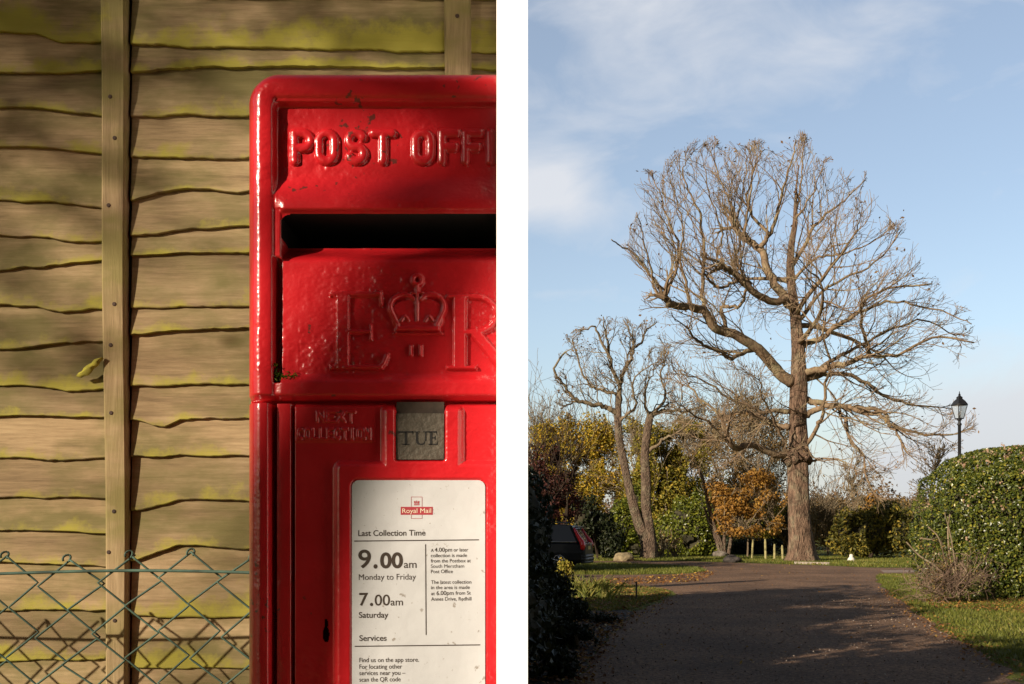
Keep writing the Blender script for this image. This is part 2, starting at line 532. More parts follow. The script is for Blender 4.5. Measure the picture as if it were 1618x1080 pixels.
def fence():
    t = thing('wooden_fence', 'weathered brown waney lap wooden fence panel with mossy boards behind the post box', 'fence', (-0.5, FD, 0))
    wood = mat_wood('fence_board_wood')
    post = mat_wood('fence_batten_wood', True)
    # lower edges of the boards as (x, y) photo points, left and right of the batten
    left = [[(-700, 50), (0, 52), (60, 56), (95, 68), (180, 69)], [(-700, 110), (0, 117), (90, 119), (180, 116)],
            [(-700, 168), (0, 170), (60, 174), (110, 178), (180, 187)], [(-700, 230), (0, 233), (90, 235), (180, 247)],
            [(-700, 318), (0, 317), (90, 321), (180, 331)], [(-700, 380), (0, 373), (50, 374), (120, 384), (180, 382)],
            [(-700, 430), (0, 429), (60, 423), (180, 410)], [(-700, 480), (0, 483), (60, 484), (100, 494), (180, 489)],
            [(-700, 550), (0, 552), (60, 549), (110, 541), (180, 540)], [(-700, 610), (0, 611), (60, 611), (110, 618), (180, 615)],
            [(-700, 655), (0, 657), (90, 659), (180, 660)], [(-700, 724), (0, 722), (80, 726), (180, 722)],
            [(-700, 786), (0, 785), (180, 786)], [(-700, 840), (0, 837), (180, 842)], [(-700, 892), (0, 888), (90, 890), (180, 895)]]
    right = [[(180, 70), (215, 72), (300, 76), (390, 79), (793, 86)], [(180, 118), (215, 117), (300, 109), (390, 107), (793, 112)],
             [(180, 188), (215, 187), (300, 184), (390, 187), (793, 176)], [(180, 250), (390, 252), (793, 240)],
             [(180, 322), (215, 318), (260, 306), (300, 302), (390, 305), (793, 300)], [(180, 376), (250, 372), (310, 363), (390, 359), (793, 352)],
             [(180, 408), (215, 405), (300, 401), (390, 401), (793, 405)], [(180, 487), (390, 485), (793, 474)],
             [(180, 532), (215, 530), (290, 524), (390, 520), (793, 530)], [(180, 610), (390, 608), (793, 600)],
             [(180, 660), (215, 663), (245, 672), (262, 674), (290, 664), (390, 660), (793, 664)], [(180, 722), (390, 719), (793, 724)],
             [(180, 808), (225, 806), (250, 800), (290, 790), (330, 788), (390, 791), (793, 784)],
             [(180, 890), (215, 887), (250, 872), (280, 862), (310, 860), (390, 868), (793, 850)]]
    for side in (left, right):
        x0, x1 = side[0][0][0], side[0][-1][0]
        y = side[-1][0][1]
        while y < 2300:                                   # boards below the frame, down to the ground
            y += 62 + (y * 7 % 23)
            side.append([(x0, y), ((x0 + x1) / 2, y + 4), (x1, y - 3)])
        y = side[0][0][1]
        for k in range(2):                                # and above it
            y -= 74
            side.insert(0, [(x0, y), (x1, y + 3)])
    rust = mat_plain('rusty_nail', (0.05, 0.028, 0.018), 0.8, var=0.4)
    m = MB()
    bi = 0
    s = FD / F
    wx = lambda p: (p - CX) * s
    wz = lambda p: EYE + (HZ - p) * s
    for side, xa, xb in ((left, -700, 181), (right, 209.5, 792.6)):
        xs = np.arange(xa, xb + 1, 6.0)
        prev = None
        for ed in side:
            ex, ey = zip(*ed)
            yb = np.interp(xs, ex, ey) + 4.0 * vnoise(xs / 37.0, xs * 0 + bi * 7.3, 3) + 2.0 * vnoise(xs / 9.0, xs * 0 + bi * 3.1, 4)
            yt = (prev - 14) if prev is not None else yb - 90
            th = 0.0085 + 0.0025 * vnoise(xs / 60.0, xs * 0 + bi * 5.0, 8)
            rows = []
            prof = [(0.0, 0.0), (0.35, 0.30), (0.7, 0.62), (0.93, 0.93), (0.985, 1.0), (1.0, 0.86), (1.0, 0.1), (0.96, -0.25)]
            for f, h in prof:
                yy = yt + (yb - yt) * f
                rows.append(np.stack([wx(xs), FD - h * th + 0.002 * vnoise(xs / 80.0, yy / 30.0, 11), wz(yy)], 1))
            V = np.stack(rows, 0)
            nr, nc = V.shape[:2]
            i = np.arange(nr - 1)[:, None] * nc
            j = np.arange(nc - 1)[None, :]
            Fq = np.stack([i + j, i + nc + j, i + nc + j + 1, i + j + 1], -1).reshape(-1, 4)
            fr = np.array([0.98, 0.65, 0.3, 0.08, 0.02, 0.02, 0.05, 0.05])
            m.add(V.reshape(-1, 3), Fq, rnd=np.repeat(bi + fr, nc))
            prev = yb
            bi += 1
    # the panel is closed behind by its backing of boards
    m.box((wx(43), FD + 0.022, (0.02 + wz(-90)) / 2), (wx(792.6) - wx(-700), 0.012, wz(-90) - 0.02), rnd=200.9)
    m.build('boards', wood, t)
    for (xa, xb, xc, xd, rr) in ((160, 199, 170, 202, 301), (702, 744, 706, 748, 302), (-390, -350, -390, -350, 303)):
        q = MB()
        zt, zb = wz(-100), 0.0
        nz = 60
        zz = np.linspace(zb, zt, nz)
        tt = np.clip((wz(1080) - zz) / (wz(1080) - wz(0)), -1, 2)
        kq = (FD - 0.011) / FD
        xl = kq * wx(xa + (xc - xa) * (1 - np.clip((zz - wz(1080)) / (wz(0) - wz(1080)), -1, 1.2)))
        xr = kq * wx(xb + (xd - xb) * (1 - np.clip((zz - wz(1080)) / (wz(0) - wz(1080)), -1, 1.2)))
        wob = 0.0012 * np.sin(zz * 9 + rr)
        ya, yb_ = FD - 0.0185, FD + 0.002
        c = 0.003
        ring = [(xl + wob, yb_), (xl + wob, ya + c), (xl + c + wob, ya), (xr - c + wob, ya), (xr + wob, ya + c), (xr + wob, yb_)]
        V = np.stack([np.stack([x, np.full(nz, y), zz], 1) for x, y in ring], 1)
        n = len(ring)
        i = np.arange(nz - 1)[:, None] * n
        j = np.arange(n - 1)[None, :]
        q.add(V.reshape(-1, 3), np.stack([i + j, i + j + 1, i + n + j + 1, i + n + j], -1).reshape(-1, 4), rnd=rr + 0.6)
        bo = q.build('batten', post, t)
        if rr < 303:
            for k in range(11):
                q = MB()
                nz_ = EYE + (HZ - (22 + k * 108 + 30 * math.sin(k * 2.1 + rr))) * s
                nx_ = wx((xa + xb) / 2 + 5 * math.sin(k * 3.7)) * kq
                q.tube([(nx_, ya + 0.002, nz_), (nx_, ya - 0.0006, nz_), (nx_, ya - 0.0012, nz_)], [0.0034, 0.0034, 0.0022], 8)
                q.build('nail', rust, bo)
    q = MB()
    q.box((wx(43), FD, wz(-108)), (wx(792.6) - wx(-700), 0.07, 0.03), rnd=304.5)
    q.build('top_rail', post, t)
    # small knot of yellow lichen on the batten
    return t


fence()

# curled yellow leaf caught beside the batten
m = MB()
lf = []
for k in range(9):
    f = k / 8.0
    w = (6.5 + 1.5 * math.sin(k * 2.3)) * math.sin(math.pi * min(1, f * 0.92 + 0.06)) ** 0.7
    c = np.array((122 + 42 * f, 594 - 26 * f + 3 * math.sin(f * 5)))
    nrm = np.array((0.5, 0.86))
    for sgn, dz in ((-1, 0.0), (0, 0.006), (1, 0.0)):
        p = c + nrm * w * sgn
        lf.append(P(p[0], p[1], FD - 0.020) + np.array((0, -dz - 0.004 * math.sin(f * 3), 0)))
Fq = []
for k in range(8):
    for j in range(2):
        a = k * 3 + j
        Fq.append((a, a + 3, a + 4, a + 1))
m.add(lf, Fq)
o = m.build('dead_leaf', mat_plain('yellow_dead_leaf', (0.33, 0.30, 0.035), 0.85, var=0.6, scale=60), None, True)
tag(o, 'curled yellow leaf caught against the upright batten of the wooden fence', 'leaf')


# ---------------------------------------------------------------- green wire mesh
def chain_link():
    D = 1.45
    t = thing('chain_link_fence', 'green plastic coated chain link mesh standing low in front of the wooden fence', 'fence', (-0.5, D, 0))
    green = mat_plain('green_coated_wire', (0.05, 0.105, 0.078), 0.7, var=0.55, scale=25)
    s = D / F
    rs = np.random.RandomState(4)
    m = MB()
    w, h = 98.0, 82.0                      # one diamond in photo pixels
    rows = 17
    for k in range(-9, 9):
        x0 = 8 + k * w
        for sgn in (1, -1):
            pts, rad = [], []
            for r in range(rows):
                # one wire zigzags between neighbouring columns; drawn as its two diagonal halves
                px = x0 + (w / 2 if (r % 2) else 0) * sgn
                py = 878 + r * h / 2 + 5 * math.sin(k * 1.7) + (6 * rs.rand() - 3)
                px += rs.rand() * 8 - 4 + 6 * math.sin(r * 0.7 + k)
                # a little slack at each crossing
                pts.append(((px - CX) * s, D + (0.003 if sgn > 0 else -0.003) * (1 if r % 2 else -1), EYE + (HZ - py) * s))
            fine = []
            pts = np.array(pts)
            for a in range(len(pts) - 1):
                for f in (0.0, 0.12, 0.5, 0.88):
                    p = pts[a] * (1 - f) + pts[a + 1] * f
                    fine.append(p)
            fine.append(pts[-1])
            fine = np.array(fine)
            keep = fine[:, 0] < -0.012
            if keep.all():
                m.tube(fine, 0.0016, 6)
        # knuckle at the top
        kx = (x0 - CX) * s
        if kx < -0.03:
            a = np.linspace(-0.6, 3.6, 9)
            kz = EYE + (HZ - 878 - 5 * math.sin(k * 1.7)) * s
            m.tube(np.stack([kx + 0.0045 * np.cos(a), D + 0.004 * np.sin(a * 1.5), kz + 0.006 * np.sin(a)], 1), 0.0016, 6)
    m.build('mesh', green, t, True)
    m = MB()
    xs = np.linspace(-1.5, -0.02, 50)
    m.tube(np.stack([xs, np.full(50, D - 0.004), EYE + (HZ - 905 + 4 * np.sin(xs * 9)) * s], 1), 0.0024, 6)
    m.build('line_wire', green, t, True)


chain_link()

# ---------------------------------------------------------------- post box
BD = 1.1            # distance of its front face
BS = BD / F


def red_paint():
    m, ns, ln, b = mat_new('glossy_red_paint')
    t = node(ns, 'ShaderNodeTexCoord')
    n = node(ns, 'ShaderNodeTexNoise', {'Scale': 14.0, 'Detail': 6.0, 'Roughness': 0.6})
    ln.new(t.outputs['Object'], n.inputs['Vector'])
    r = ramp(ns, [(0.3, (0.47, 0.010, 0.015)), (0.7, (0.58, 0.016, 0.023))])
    ln.new(n.outputs['Fac'], r.inputs[0])
    # small chips and dirt specks
    v = node(ns, 'ShaderNodeTexNoise', {'Scale': 95.0, 'Detail': 3.0, 'Roughness': 0.55})
    ln.new(t.outputs['Object'], v.inputs['Vector'])
    big = node(ns, 'ShaderNodeTexNoise', {'Scale': 9.0, 'Detail': 2.0})
    ln.new(t.outputs['Object'], big.inputs['Vector'])
    mu = node(ns, 'ShaderNodeMath', operation='MULTIPLY')
    ln.new(v.outputs['Fac'], mu.inputs[0])
    ln.new(big.outputs['Fac'], mu.inputs[1])
    cr = ramp(ns, [(0.402, (0, 0, 0)), (0.43, (0.85, 0.85, 0.85))])
    ln.new(mu.outputs[0], cr.inputs[0])
    mx = node(ns, 'ShaderNodeMix', data_type='RGBA')
    ln.new(cr.outputs[0], mx.inputs['Factor'])
    ln.new(r.outputs[0], mx.inputs['A'])
    mx.inputs['B'].default_value = (0.08, 0.03, 0.022, 1)
    ln.new(mx.outputs['Result'], b.inputs['Base Color'])
    b.inputs['Roughness'].default_value = 0.28
    b.inputs['Coat Weight'].default_value = 0.5
    b.inputs['Coat Roughness'].default_value = 0.06
    b1 = node(ns, 'ShaderNodeTexNoise', {'Scale': 52.0, 'Detail': 4.0, 'Roughness': 0.55, 'Distortion': 0.3})
    ln.new(t.outputs['Object'], b1.inputs['Vector'])
    b2 = node(ns, 'ShaderNodeTexNoise', {'Scale': 320.0, 'Detail': 2.0})
    ln.new(t.outputs['Object'], b2.inputs['Vector'])
    ad = node(ns, 'ShaderNodeMath', operation='MULTIPLY_ADD')
    ln.new(b2.outputs['Fac'], ad.inputs[0])
    ad.inputs[1].default_value = 0.22
    ln.new(b1.outputs['Fac'], ad.inputs[2])
    bp = node(ns, 'ShaderNodeBump', {'Strength': 0.17, 'Distance': 0.004})
    ln.new(ad.outputs[0], bp.inputs['Height'])
    ln.new(bp.outputs[0], b.inputs['Normal'])
    ln.new(bp.outputs[0], b.inputs['Coat Normal'])
    return m


def seg_d(x, y, x0, y0, x1, y1):
    dx, dy = x1 - x0, y1 - y0
    t = np.clip(((x - x0) * dx + (y - y0) * dy) / (dx * dx + dy * dy + 1e-9), 0, 1)
    return np.hypot(x - x0 - t * dx, y - y0 - t * dy)


def poly_d(x, y, pts):
    d = np.full(x.shape, 1e9)
    for a, b in zip(pts[:-1], pts[1:]):
        d = np.minimum(d, seg_d(x, y, *a, *b))
    return d


def arc(cx, cy, rx, ry, a0, a1, n=14):
    return [(cx + rx * math.cos(R(a)), cy + ry * math.sin(R(a))) for a in np.linspace(a0, a1, n)]


def glyph(ch, x, y, w, h):
    """strokes of a plain capital in the box (x, y, w, h), y downward"""
    X0, X1, Y0, Y1, YM, XM = x, x + w, y, y + h, y + h / 2, x + w / 2
    if ch == 'P':
        return [[(X0, Y1), (X0, Y0), (XM, Y0)] + arc(XM, y + h * .27, w / 2, h * .27, -90, 90) + [(X0, y + h * .54)]]
    if ch == 'O':
        return [arc(XM, y + w / 2, w / 2, w / 2, 180, 360) + arc(XM, Y1 - w / 2, w / 2, w / 2, 0, 180) + [(X0, y + w / 2)]]
    if ch == 'S':
        return [arc(XM, y + h * .25, w / 2, h * .25, -25, -180) + arc(XM, y + h * .25, w / 2, h * .25, 180, 90)[1:] + arc(XM, y + h * .74, w / 2, h * .25, -90, 0) + arc(XM, y + h * .74, w / 2, h * .26, 0, 155)[1:]]
    if ch == 'T':
        return [[(X0, Y0), (X1, Y0)], [(XM, Y0), (XM, Y1)]]
    if ch == 'F':
        return [[(X0, Y1), (X0, Y0), (X1, Y0)], [(X0, YM), (X1 - w * .15, YM)]]
    if ch == 'I':
        return [[(XM, Y0), (XM, Y1)]]
    if ch == 'E':
        return [[(X1, Y0), (X0, Y0), (X0, Y1), (X1, Y1)], [(X0, YM), (X1 - w * .15, YM)]]
    if ch == 'N':
        return [[(X0, Y1), (X0, Y0), (X1, Y1), (X1, Y0)]]
    if ch == 'X':
        return [[(X0, Y0), (X1, Y1)], [(X1, Y0), (X0, Y1)]]
    if ch == 'C':
        return [arc(XM, YM, w / 2, h / 2, -45, -315)]
    if ch == 'L':
        return [[(X0, Y0), (X0, Y1), (X1, Y1)]]
    return []


def post_box():
    t = thing('post_box', 'glossy red cast iron post box with raised lettering beside the white divider', 'post box', (-0.15, 1.25, 0))
    red = red_paint()
    XL, YT = 388.5, 109.0                        # outer edge, rounded away from the front plane
    XR = 785.6                                   # the casting is cut off at the added divider
    xs = np.unique(np.concatenate([XL + 48 * np.linspace(0, 1, 44) ** 1.4, np.arange(437.5, XR, 1.35), [XR]]))
    r0 = 50.0
    yrow = np.concatenate([YT + (175 - YT) * np.linspace(0, 1, 48) ** 1.25, np.arange(176.4, 1092, 1.35), np.arange(1092, 1250, 9.0)])
    ytop = np.where(xs < XL + r0, YT + r0 - np.sqrt(np.maximum(0, r0 ** 2 - (XL + r0 - xs) ** 2)), YT)
    XX, YY = np.meshgrid(xs, yrow)
    TT = np.clip((YY - YT) / (175 - YT), 0, 1)
    YY = np.where(YY < 175, ytop[None, :] + TT * (175 - ytop[None, :]), YY)
    x, y = XX, YY
    # distance from the outer outline
    dl, dt = x - XL, y - YT
    d_in = np.where((dl < r0) & (dt < r0), r0 - np.hypot(r0 - dl, r0 - dt), np.minimum(dl, dt))
    d_in = np.maximum(d_in, 0)
    mm = 0.001
    nz = vnoise(x / 26, y / 26, 1) * 0.9 + vnoise(x / 11, y / 10, 2) * 0.55 + vnoise(x / 5, y / 3.6, 5) * 0.38 + vnoise(x / 2.6, y / 2.2, 6) * 0.12
    rim = 6 * mm * np.sqrt(np.clip(1 - ((d_in - 23) / 23.0) ** 2, 0, 1)) - 15 * mm * np.clip(1 - d_in / 26.0, 0, 1) ** 2
    nz = nz * (0.35 + 1.15 * ss(-0.25, 0.3, vnoise(x / 95, y / 70, 17)))      # thick runs here, smooth paint there
    up = y < 631
    # ---------------- upper casting
    h = rim.copy()
    # inner panel edge, a rounded rectangle
    pl, pt = x - 433, y - 161
    rr = 10.0
    dp = np.where((pl < rr) & (pt < rr), rr - np.hypot(np.maximum(rr - pl, 0), np.maximum(rr - pt, 0)), np.minimum(pl, pt))
    inside = ss(-3, 4, dp)
    panel = -9 * mm + 0 * x
    # the POST OFFICE panel swells out into a hood above the slot
    panel = panel + 14 * mm * ss(268, 326, y) - 6 * mm * ss(330, 338, y)
    # left side of the hood blends into the rim
    blend = ss(295, 338, y) * (1 - ss(433, 452, x)) * (y < 420)
    panel = panel * (1 - blend) + (1 * mm) * blend
    # ER plate with a lip that slopes back into the slot
    plate = -5 * mm - 1.5 * mm * (1 - ss(436, 446, x))
    plate = plate + 8 * mm * ss(588, 606, y)
    lip = -28 * mm * (1 - ss(379, 415, y)) ** 1.3
    lower = plate + lip
    panel = np.where(y > 376, lower, panel)
    # slot opening with rounded left corners
    sl, st, sb = x - 443, y - 337, 392 + 26 * (1 - ss(443, 470, x)) * 0 - y
    rs_ = 17.0
    dcor = np.where((sl < rs_) & (st < rs_), rs_ - np.hypot(rs_ - np.minimum(sl, rs_), rs_ - np.minimum(st, rs_)), np.minimum(sl, st))
    slot = (dcor > 0) & (y < 380)
    lipz = (x > 443) & (y >= 384) & (y < 418)
    gut = np.where((x < 443) & (x > 433) & (y > 384) & (y < 606), 1.0, 0.0) * ss(405, 420, y) * (1 - ss(598, 606, y))
    panel = np.where(gut > 0, -13 * mm * gut + panel * (1 - gut), panel)
    side_j = np.where((x <= 443) & (y > 330) & (y <= 420), 1 * mm, panel)
    panel = np.where((x <= 443) & (y > 330) & (y <= 405), side_j, panel)
    h = h * (1 - inside) + panel * inside
    # bottom rail with a rounded lower edge
    h = np.where(up, h - 9 * mm * ss(620, 631, y) ** 2, h)
    h = h + np.where(up, 0.75 * mm * nz * (1 + 0.8 * ((y > 420) & (y < 600) & (x > 470))), 0)
    # raised letters
    let = np.zeros_like(x)
    for ch, lx, lw in (('P', 463.5, 25), ('O', 502, 25), ('S', 550, 23), ('T', 589, 30), ('O', 655, 25), ('F', 698, 24), ('F', 736, 23), ('I', 768, 14)):
        for st_ in glyph(ch, lx, 206, lw, 44):
            d = poly_d(x, y, st_)
            let = np.maximum(let, np.sqrt(np.clip(1 - (d / 7.9) ** 2, 0, 1)) * (0.9 + 0.1 * ss(3, 9, d)))
    h = h + 5.4 * mm * let
    # royal cypher: E, crown with its two numerals, R
    cy_ = np.zeros_like(x)

    def rect(x0, y0, x1, y1, e=2.6):
        dd = np.minimum(np.minimum(x - x0, x1 - x), np.minimum(y - y0, y1 - y))
        return ss(-0.6, e, dd)

    def stroke(pts, w):
        return ss(-0.8, 2.6, w - poly_d(x, y, pts))

    E = [rect(530, 460, 552, 583), rect(520, 459, 601, 468), rect(520, 575, 606, 584), rect(545, 519, 588, 527),
         rect(583, 510, 588, 537), stroke([(600, 461), (603, 480)], 3.2), stroke([(598, 581), (606, 574), (611, 561)], 4.2),
         stroke([(522, 462), (532, 470)], 3), stroke([(522, 582), (532, 574)], 3)]
    K = [stroke(arc(659, 441, 7, 7, 0, 360), 4.5), stroke([(659, 450), (659, 468)], 4.0), stroke([(650, 462), (668, 462)], 3),
         stroke(arc(637, 484, 21, 20, 165, 320), 4.6), stroke(arc(681, 484, 21, 20, 220, 375), 4.6),
         stroke([(616, 488), (628, 512)], 4.4), stroke([(702, 488), (690, 512)], 4.4), stroke([(659, 470), (659, 505)], 3.4),
         rect(624, 513, 696, 523), stroke([(634, 506), (640, 498), (646, 506)], 3.0), stroke([(672, 506), (678, 498), (684, 506)], 3.0), rect(620, 524, 700, 528),
         rect(646, 543, 652, 562), rect(661, 543, 667, 562)]
    Rr = [rect(715, 463, 737, 583), rect(705, 463, 750, 471), rect(704, 576, 754, 584), stroke([(745, 467)] + arc(750, 495, 34, 28, -80, 80) + [(737, 524)], 5.2),
          stroke([(752, 526), (800, 584)], 9.0)]
    crown_fill = 0.55 * ss(0, 0.12, 1 - (((x - 660) / 42.0) ** 2 + ((y - 497) / 27.0) ** 4))
    cy_ = np.maximum(cy_, crown_fill)
    for s_ in E + K + Rr:
        cy_ = np.maximum(cy_, s_)
    h = h + 5.2 * mm * cy_ * (y > 425)
    # ---------------- lower casting: door frame, door, raised surround
    low = rim - 1.0 * mm * (1 - ss(634, 650, y))
    fr = ss(424, 432, x)
    low = low * (1 - fr) + (-17 * mm) * fr
    strip = -5 * mm + 1.2 * mm * np.sqrt(np.clip(1 - ((x - 446.5) / 13.0) ** 2, 0, 1))
    low = np.where(x > 433.5, low * (1 - ss(433.5, 436, x)) + strip * ss(433.5, 436, x), low)
    low = np.where((x > 459) & (x < 463.2), -26 * mm, low)
    door = -5 * mm + 0.55 * mm * nz
    # raised surround of tab and notice
    def rrect(x0, y0, x1, y1, r):
        qx = np.maximum(np.maximum(x0 + r - x, x - (x1 - r)), 0)
        qy = np.maximum(np.maximum(y0 + r - y, y - (y1 - r)), 0)
        ins = np.minimum(np.minimum(x - x0, x1 - x), np.minimum(y - y0, y1 - y))
        return np.where((qx > 0) & (qy > 0), r - np.hypot(qx, qy), ins)
    surround = np.maximum(rrect(526, 727, 900, 1400, 14), rrect(601, 640, 733, 760, 9))
    door = door + 7.5 * mm * np.sqrt(ss(0, 11, surround) + 1e-9)
    tabrec = rrect(625.5, 560, 702, 727, 4)
    door = door - 9.5 * mm * ss(-4, 3, tabrec)
    noterec = rrect(555, 757, 768, 1400, 12)
    door = door - 2.5 * mm * ss(-3, 2, noterec)
    plq = rrect(464, 641, 592, 698, 3)
    door = door + 0.9 * mm * ss(-1, 2, plq)
    sm = np.zeros_like(x)
    for txt, xa, xb, ya, yb in (('NEXT', 499, 562, 650, 665), ('COLLECTION', 468, 586, 677, 692)):
        n_ = len(txt)
        cw = (xb - xa) / n_
        for k, ch in enumerate(txt):
            for st_ in glyph(ch, xa + k * cw + 1.5, ya, cw - 4.0, yb - ya):
                sm = np.maximum(sm, np.sqrt(np.clip(1 - (poly_d(x, y, st_) / 2.6) ** 2, 0, 1)))
    door = door + 1.7 * mm * sm
    door = door - 7 * mm * (1 - ss(634.5, 641, y))
    key = np.minimum(1, ((x - 514) / 6.0) ** 2 + ((y - 1003) / 13.0) ** 2)
    key2 = np.minimum(1, ((x - 514) / 3.5) ** 2 + ((y - 986) / 9.0) ** 2)
    hole = (key < 0.98) | (key2 < 0.98)
    low = np.where(x >= 463.2, door, low)
    low = low + 0.45 * mm * nz * (x < 459)
    h = np.where(up, h, low)
    groove = (y >= 631) & (y < 635.5)
    h = np.where(groove, -22 * mm, h)
    # ---------------- build meshes from one grid
    V = np.stack([(x - CX) * BS, BD - h, EYE + (HZ - y) * BS], -1)
    nr, nc = x.shape
    idx = np.arange(nr * nc).reshape(nr, nc)
    quads = np.stack([idx[:-1, :-1], idx[1:, :-1], idx[1:, 1:], idx[:-1, 1:]], -1).reshape(-1, 4)
    qm = lambda A: (A[:-1, :-1] + A[1:, :-1] + A[1:, 1:] + A[:-1, 1:]) / 4.0
    q_let = (qm(let) > 0.02).ravel()
    q_cy = (qm(cy_ * (y > 425)) > 0.02).ravel()
    q_sm = (qm(sm) > 0.02).ravel()
    q_slot = (qm(slot.astype(float)) > 0.5).ravel()
    q_hole = (qm(hole.astype(float)) > 0.5).ravel()
    q_door = ((qm(x) >= 462.4) & (qm(y) > 635.5)).ravel()
    Vf = V.reshape(-1, 3)

    def sub(mask, name, mat, par):
        Q = quads[mask]
        u, inv = np.unique(Q.ravel(), return_inverse=True)
        b_ = MB()
        b_.add(Vf[u], inv.reshape(-1, 4))
        return b_.build(name, mat, par, True)

    # casing front plus sides, top, back and bottom
    base = ~(q_let | q_cy | q_sm | q_slot | q_hole | q_door)
    Q = quads[base]
    u, inv = np.unique(Q.ravel(), return_inverse=True)
    b_ = MB()
    b_.add(Vf[u], inv.reshape(-1, 4))
    yb_ = BD + 0.26
    # skirt: left side and top edge run back
    ring = [V[k, 0] for k in range(nr - 1, -1, -1)] + [V[0, k] for k in range(1, nc)]
    ring = np.array(ring)
    back = ring.copy()
    back[:, 1] = yb_
    n_ = len(ring)
    i = np.arange(n_ - 1)
    b_.add(np.vstack([ring, back]), np.stack([i, i + n_, i + n_ + 1, i + 1], -1))
    zb = float(V[-1, 0, 2])
    xa, xb = float(V[-1, 0, 0]), float(V[-1, -1, 0])
    b_.add([(xa, BD, zb), (xb, BD, zb), (xb, yb_, zb), (xa, yb_, zb)], [(0, 1, 2, 3)])
    # slot ledges going back: roof, jamb
    za, zc = EYE + (HZ - 337) * BS, EYE + (HZ - 392) * BS
    xj = (443 - CX) * BS
    casing = b_.build('casing', red, t, True)
    bk = mat_plain('black_slot_lining', (0.006, 0.005, 0.005), 0.95, var=0.3)
    q = MB()
    cx_, cz_ = (xj - 0.01 + xb) / 2, (za + zc) / 2 - 0.004
    wdt, hgt = xb - xj + 0.02, za - zc + 0.05
    xl_, xr_, zl_, zu_ = xj - 0.004, xb - 0.001, EYE + (HZ - 384) * BS, za + 0.003
    yf_, yk_ = BD + 0.004, BD + 0.16
    q.box(((xl_ + xr_) / 2, (yf_ + yk_) / 2, zu_), (xr_ - xl_, yk_ - yf_, 0.004))
    q.box(((xl_ + xr_) / 2, (BD + 0.036 + yk_) / 2, zl_), (xr_ - xl_, yk_ - BD - 0.036, 0.004))
    q.box((xl_, (yf_ + yk_) / 2, (zl_ + zu_) / 2), (0.004, yk_ - yf_, zu_ - zl_))
    q.box(((xl_ + xr_) / 2, yk_, (zl_ + zu_) / 2), (xr_ - xl_ + 0.008, 0.004, zu_ - zl_ + 0.008))
    q.build('slot_lining', bk, casing)
    sub(q_let & ~q_slot, 'lettering', red, t)
    sub(q_cy & ~q_slot, 'royal_cypher', red, t)
    dr = sub(q_door & ~(q_sm | q_hole), 'door', red, t)
    sub(q_sm, 'door_lettering', red, dr)
    q = MB()
    kp = P(514, 1000, BD)
    q.box((kp[0], BD + 0.035, kp[2]), (0.022, 0.004, 0.042))
    q.build('keyhole', bk, dr)
    # day tab
    brass = mat_plain('dull_bronze_tab', (0.115, 0.10, 0.078), 0.45, metal=0.35, var=0.35, scale=30, bump=0.15, bscale=200)
    dark = mat_plain('black_engraving', (0.008, 0.007, 0.006), 0.7, var=0.1)
    yt_ = BD + 0.0015
    q = MB()
    c = P(663.5, 689, BD)
    q.box((c[0], yt_ + 0.002, c[2]), (75.5 * BS, 0.004, 73 * BS))
    tab = q.build('day_tab', brass, t)
    q = MB()
    c2 = P(663.5, 646, BD)
    q.box((c2[0], yt_ + 0.0045, c2[2]), (75.5 * BS, 0.004, 24 * BS))
    q.build('tab_holder', mat_plain('brown_tab_holder', (0.05, 0.035, 0.025), 0.5, var=0.4, scale=80), t)
    q = MB()

    def fl(pts, z=yt_ - 0.0004, mb=None, d=BD, tk=0.0006):
        """flat convex polygon of photo points as a thin plate of print"""
        mb = mb or q
        A = np.array([P(a, b_2, d) for a, b_2 in pts])
        A[:, 1] = z
        n2 = len(A)
        B = A.copy()
        B[:, 1] += tk
        tri = [(0, k, k + 1) for k in range(1, n2 - 1)]
        tri += [(n2, n2 + k + 1, n2 + k) for k in range(1, n2 - 1)]
        sidequads = [(k, k + n2, (k + 1) % n2 + n2, (k + 1) % n2) for k in range(n2)]
        mb.add(np.vstack([A, B]), sidequads, tri)

    rc = lambda x0, y0, x1, y1: [(x0, y0), (x1, y0), (x1, y1), (x0, y1)]
    # T U E in a thin and thick serif face
    for pts in (rc(629, 680.6, 653, 683.2), [(629, 681), (630.6, 681), (629.8, 686.5)], [(651.4, 681), (653, 681), (652.4, 686.5)], rc(639.2, 682, 643, 702), rc(635.5, 701, 646.7, 702.4),
                rc(654.5, 681, 663, 682.3), rc(656.8, 682, 660.4, 695), rc(668.5, 681, 676, 682.3), rc(671.2, 682, 673.4, 696),
                rc(676.8, 680.6, 690, 683), rc(679.2, 682, 682.9, 702), rc(676.8, 700.8, 691, 702.4), rc(682.6, 690.2, 687.6, 692.2), rc(687, 688, 688, 694.6),
                [(688.6, 682), (690, 682), (690.4, 686.8)], [(689.2, 701), (691, 701), (692, 696)]):
        fl(pts)
    up_ = [(656.8, 694.8), (660.4, 694.8), (661.2, 698.4), (664.5, 700.6), (669, 699.6), (671.5, 696), (673.2, 696), (670.8, 701), (665.5, 703), (660, 701.8), (657.4, 698.6)]
    for a in range(4):
        fl([up_[0 + (a if a else 0)], up_[1 + a], up_[2 + a], up_[10 - a]] if a == 0 else [up_[11 - a], up_[1 + a], up_[2 + a], up_[10 - a]])
    q.build('engraving', dark, tab)
    # notice plate
    paper = mat_plain('white_notice_plate', (0.52, 0.53, 0.545), 0.55, var=0.09, scale=12, bump=0.06, bscale=60)
    pn, pl_, pb = paper.node_tree.nodes, paper.node_tree.links, paper.node_tree.nodes['Principled BSDF']
    ptc = node(pn, 'ShaderNodeTexCoord')
    sc1 = node(pn, 'ShaderNodeTexNoise', {'Scale': 130.0, 'Detail': 4.0, 'Roughness': 0.6})
    pl_.new(ptc.outputs['Object'], sc1.inputs['Vector'])
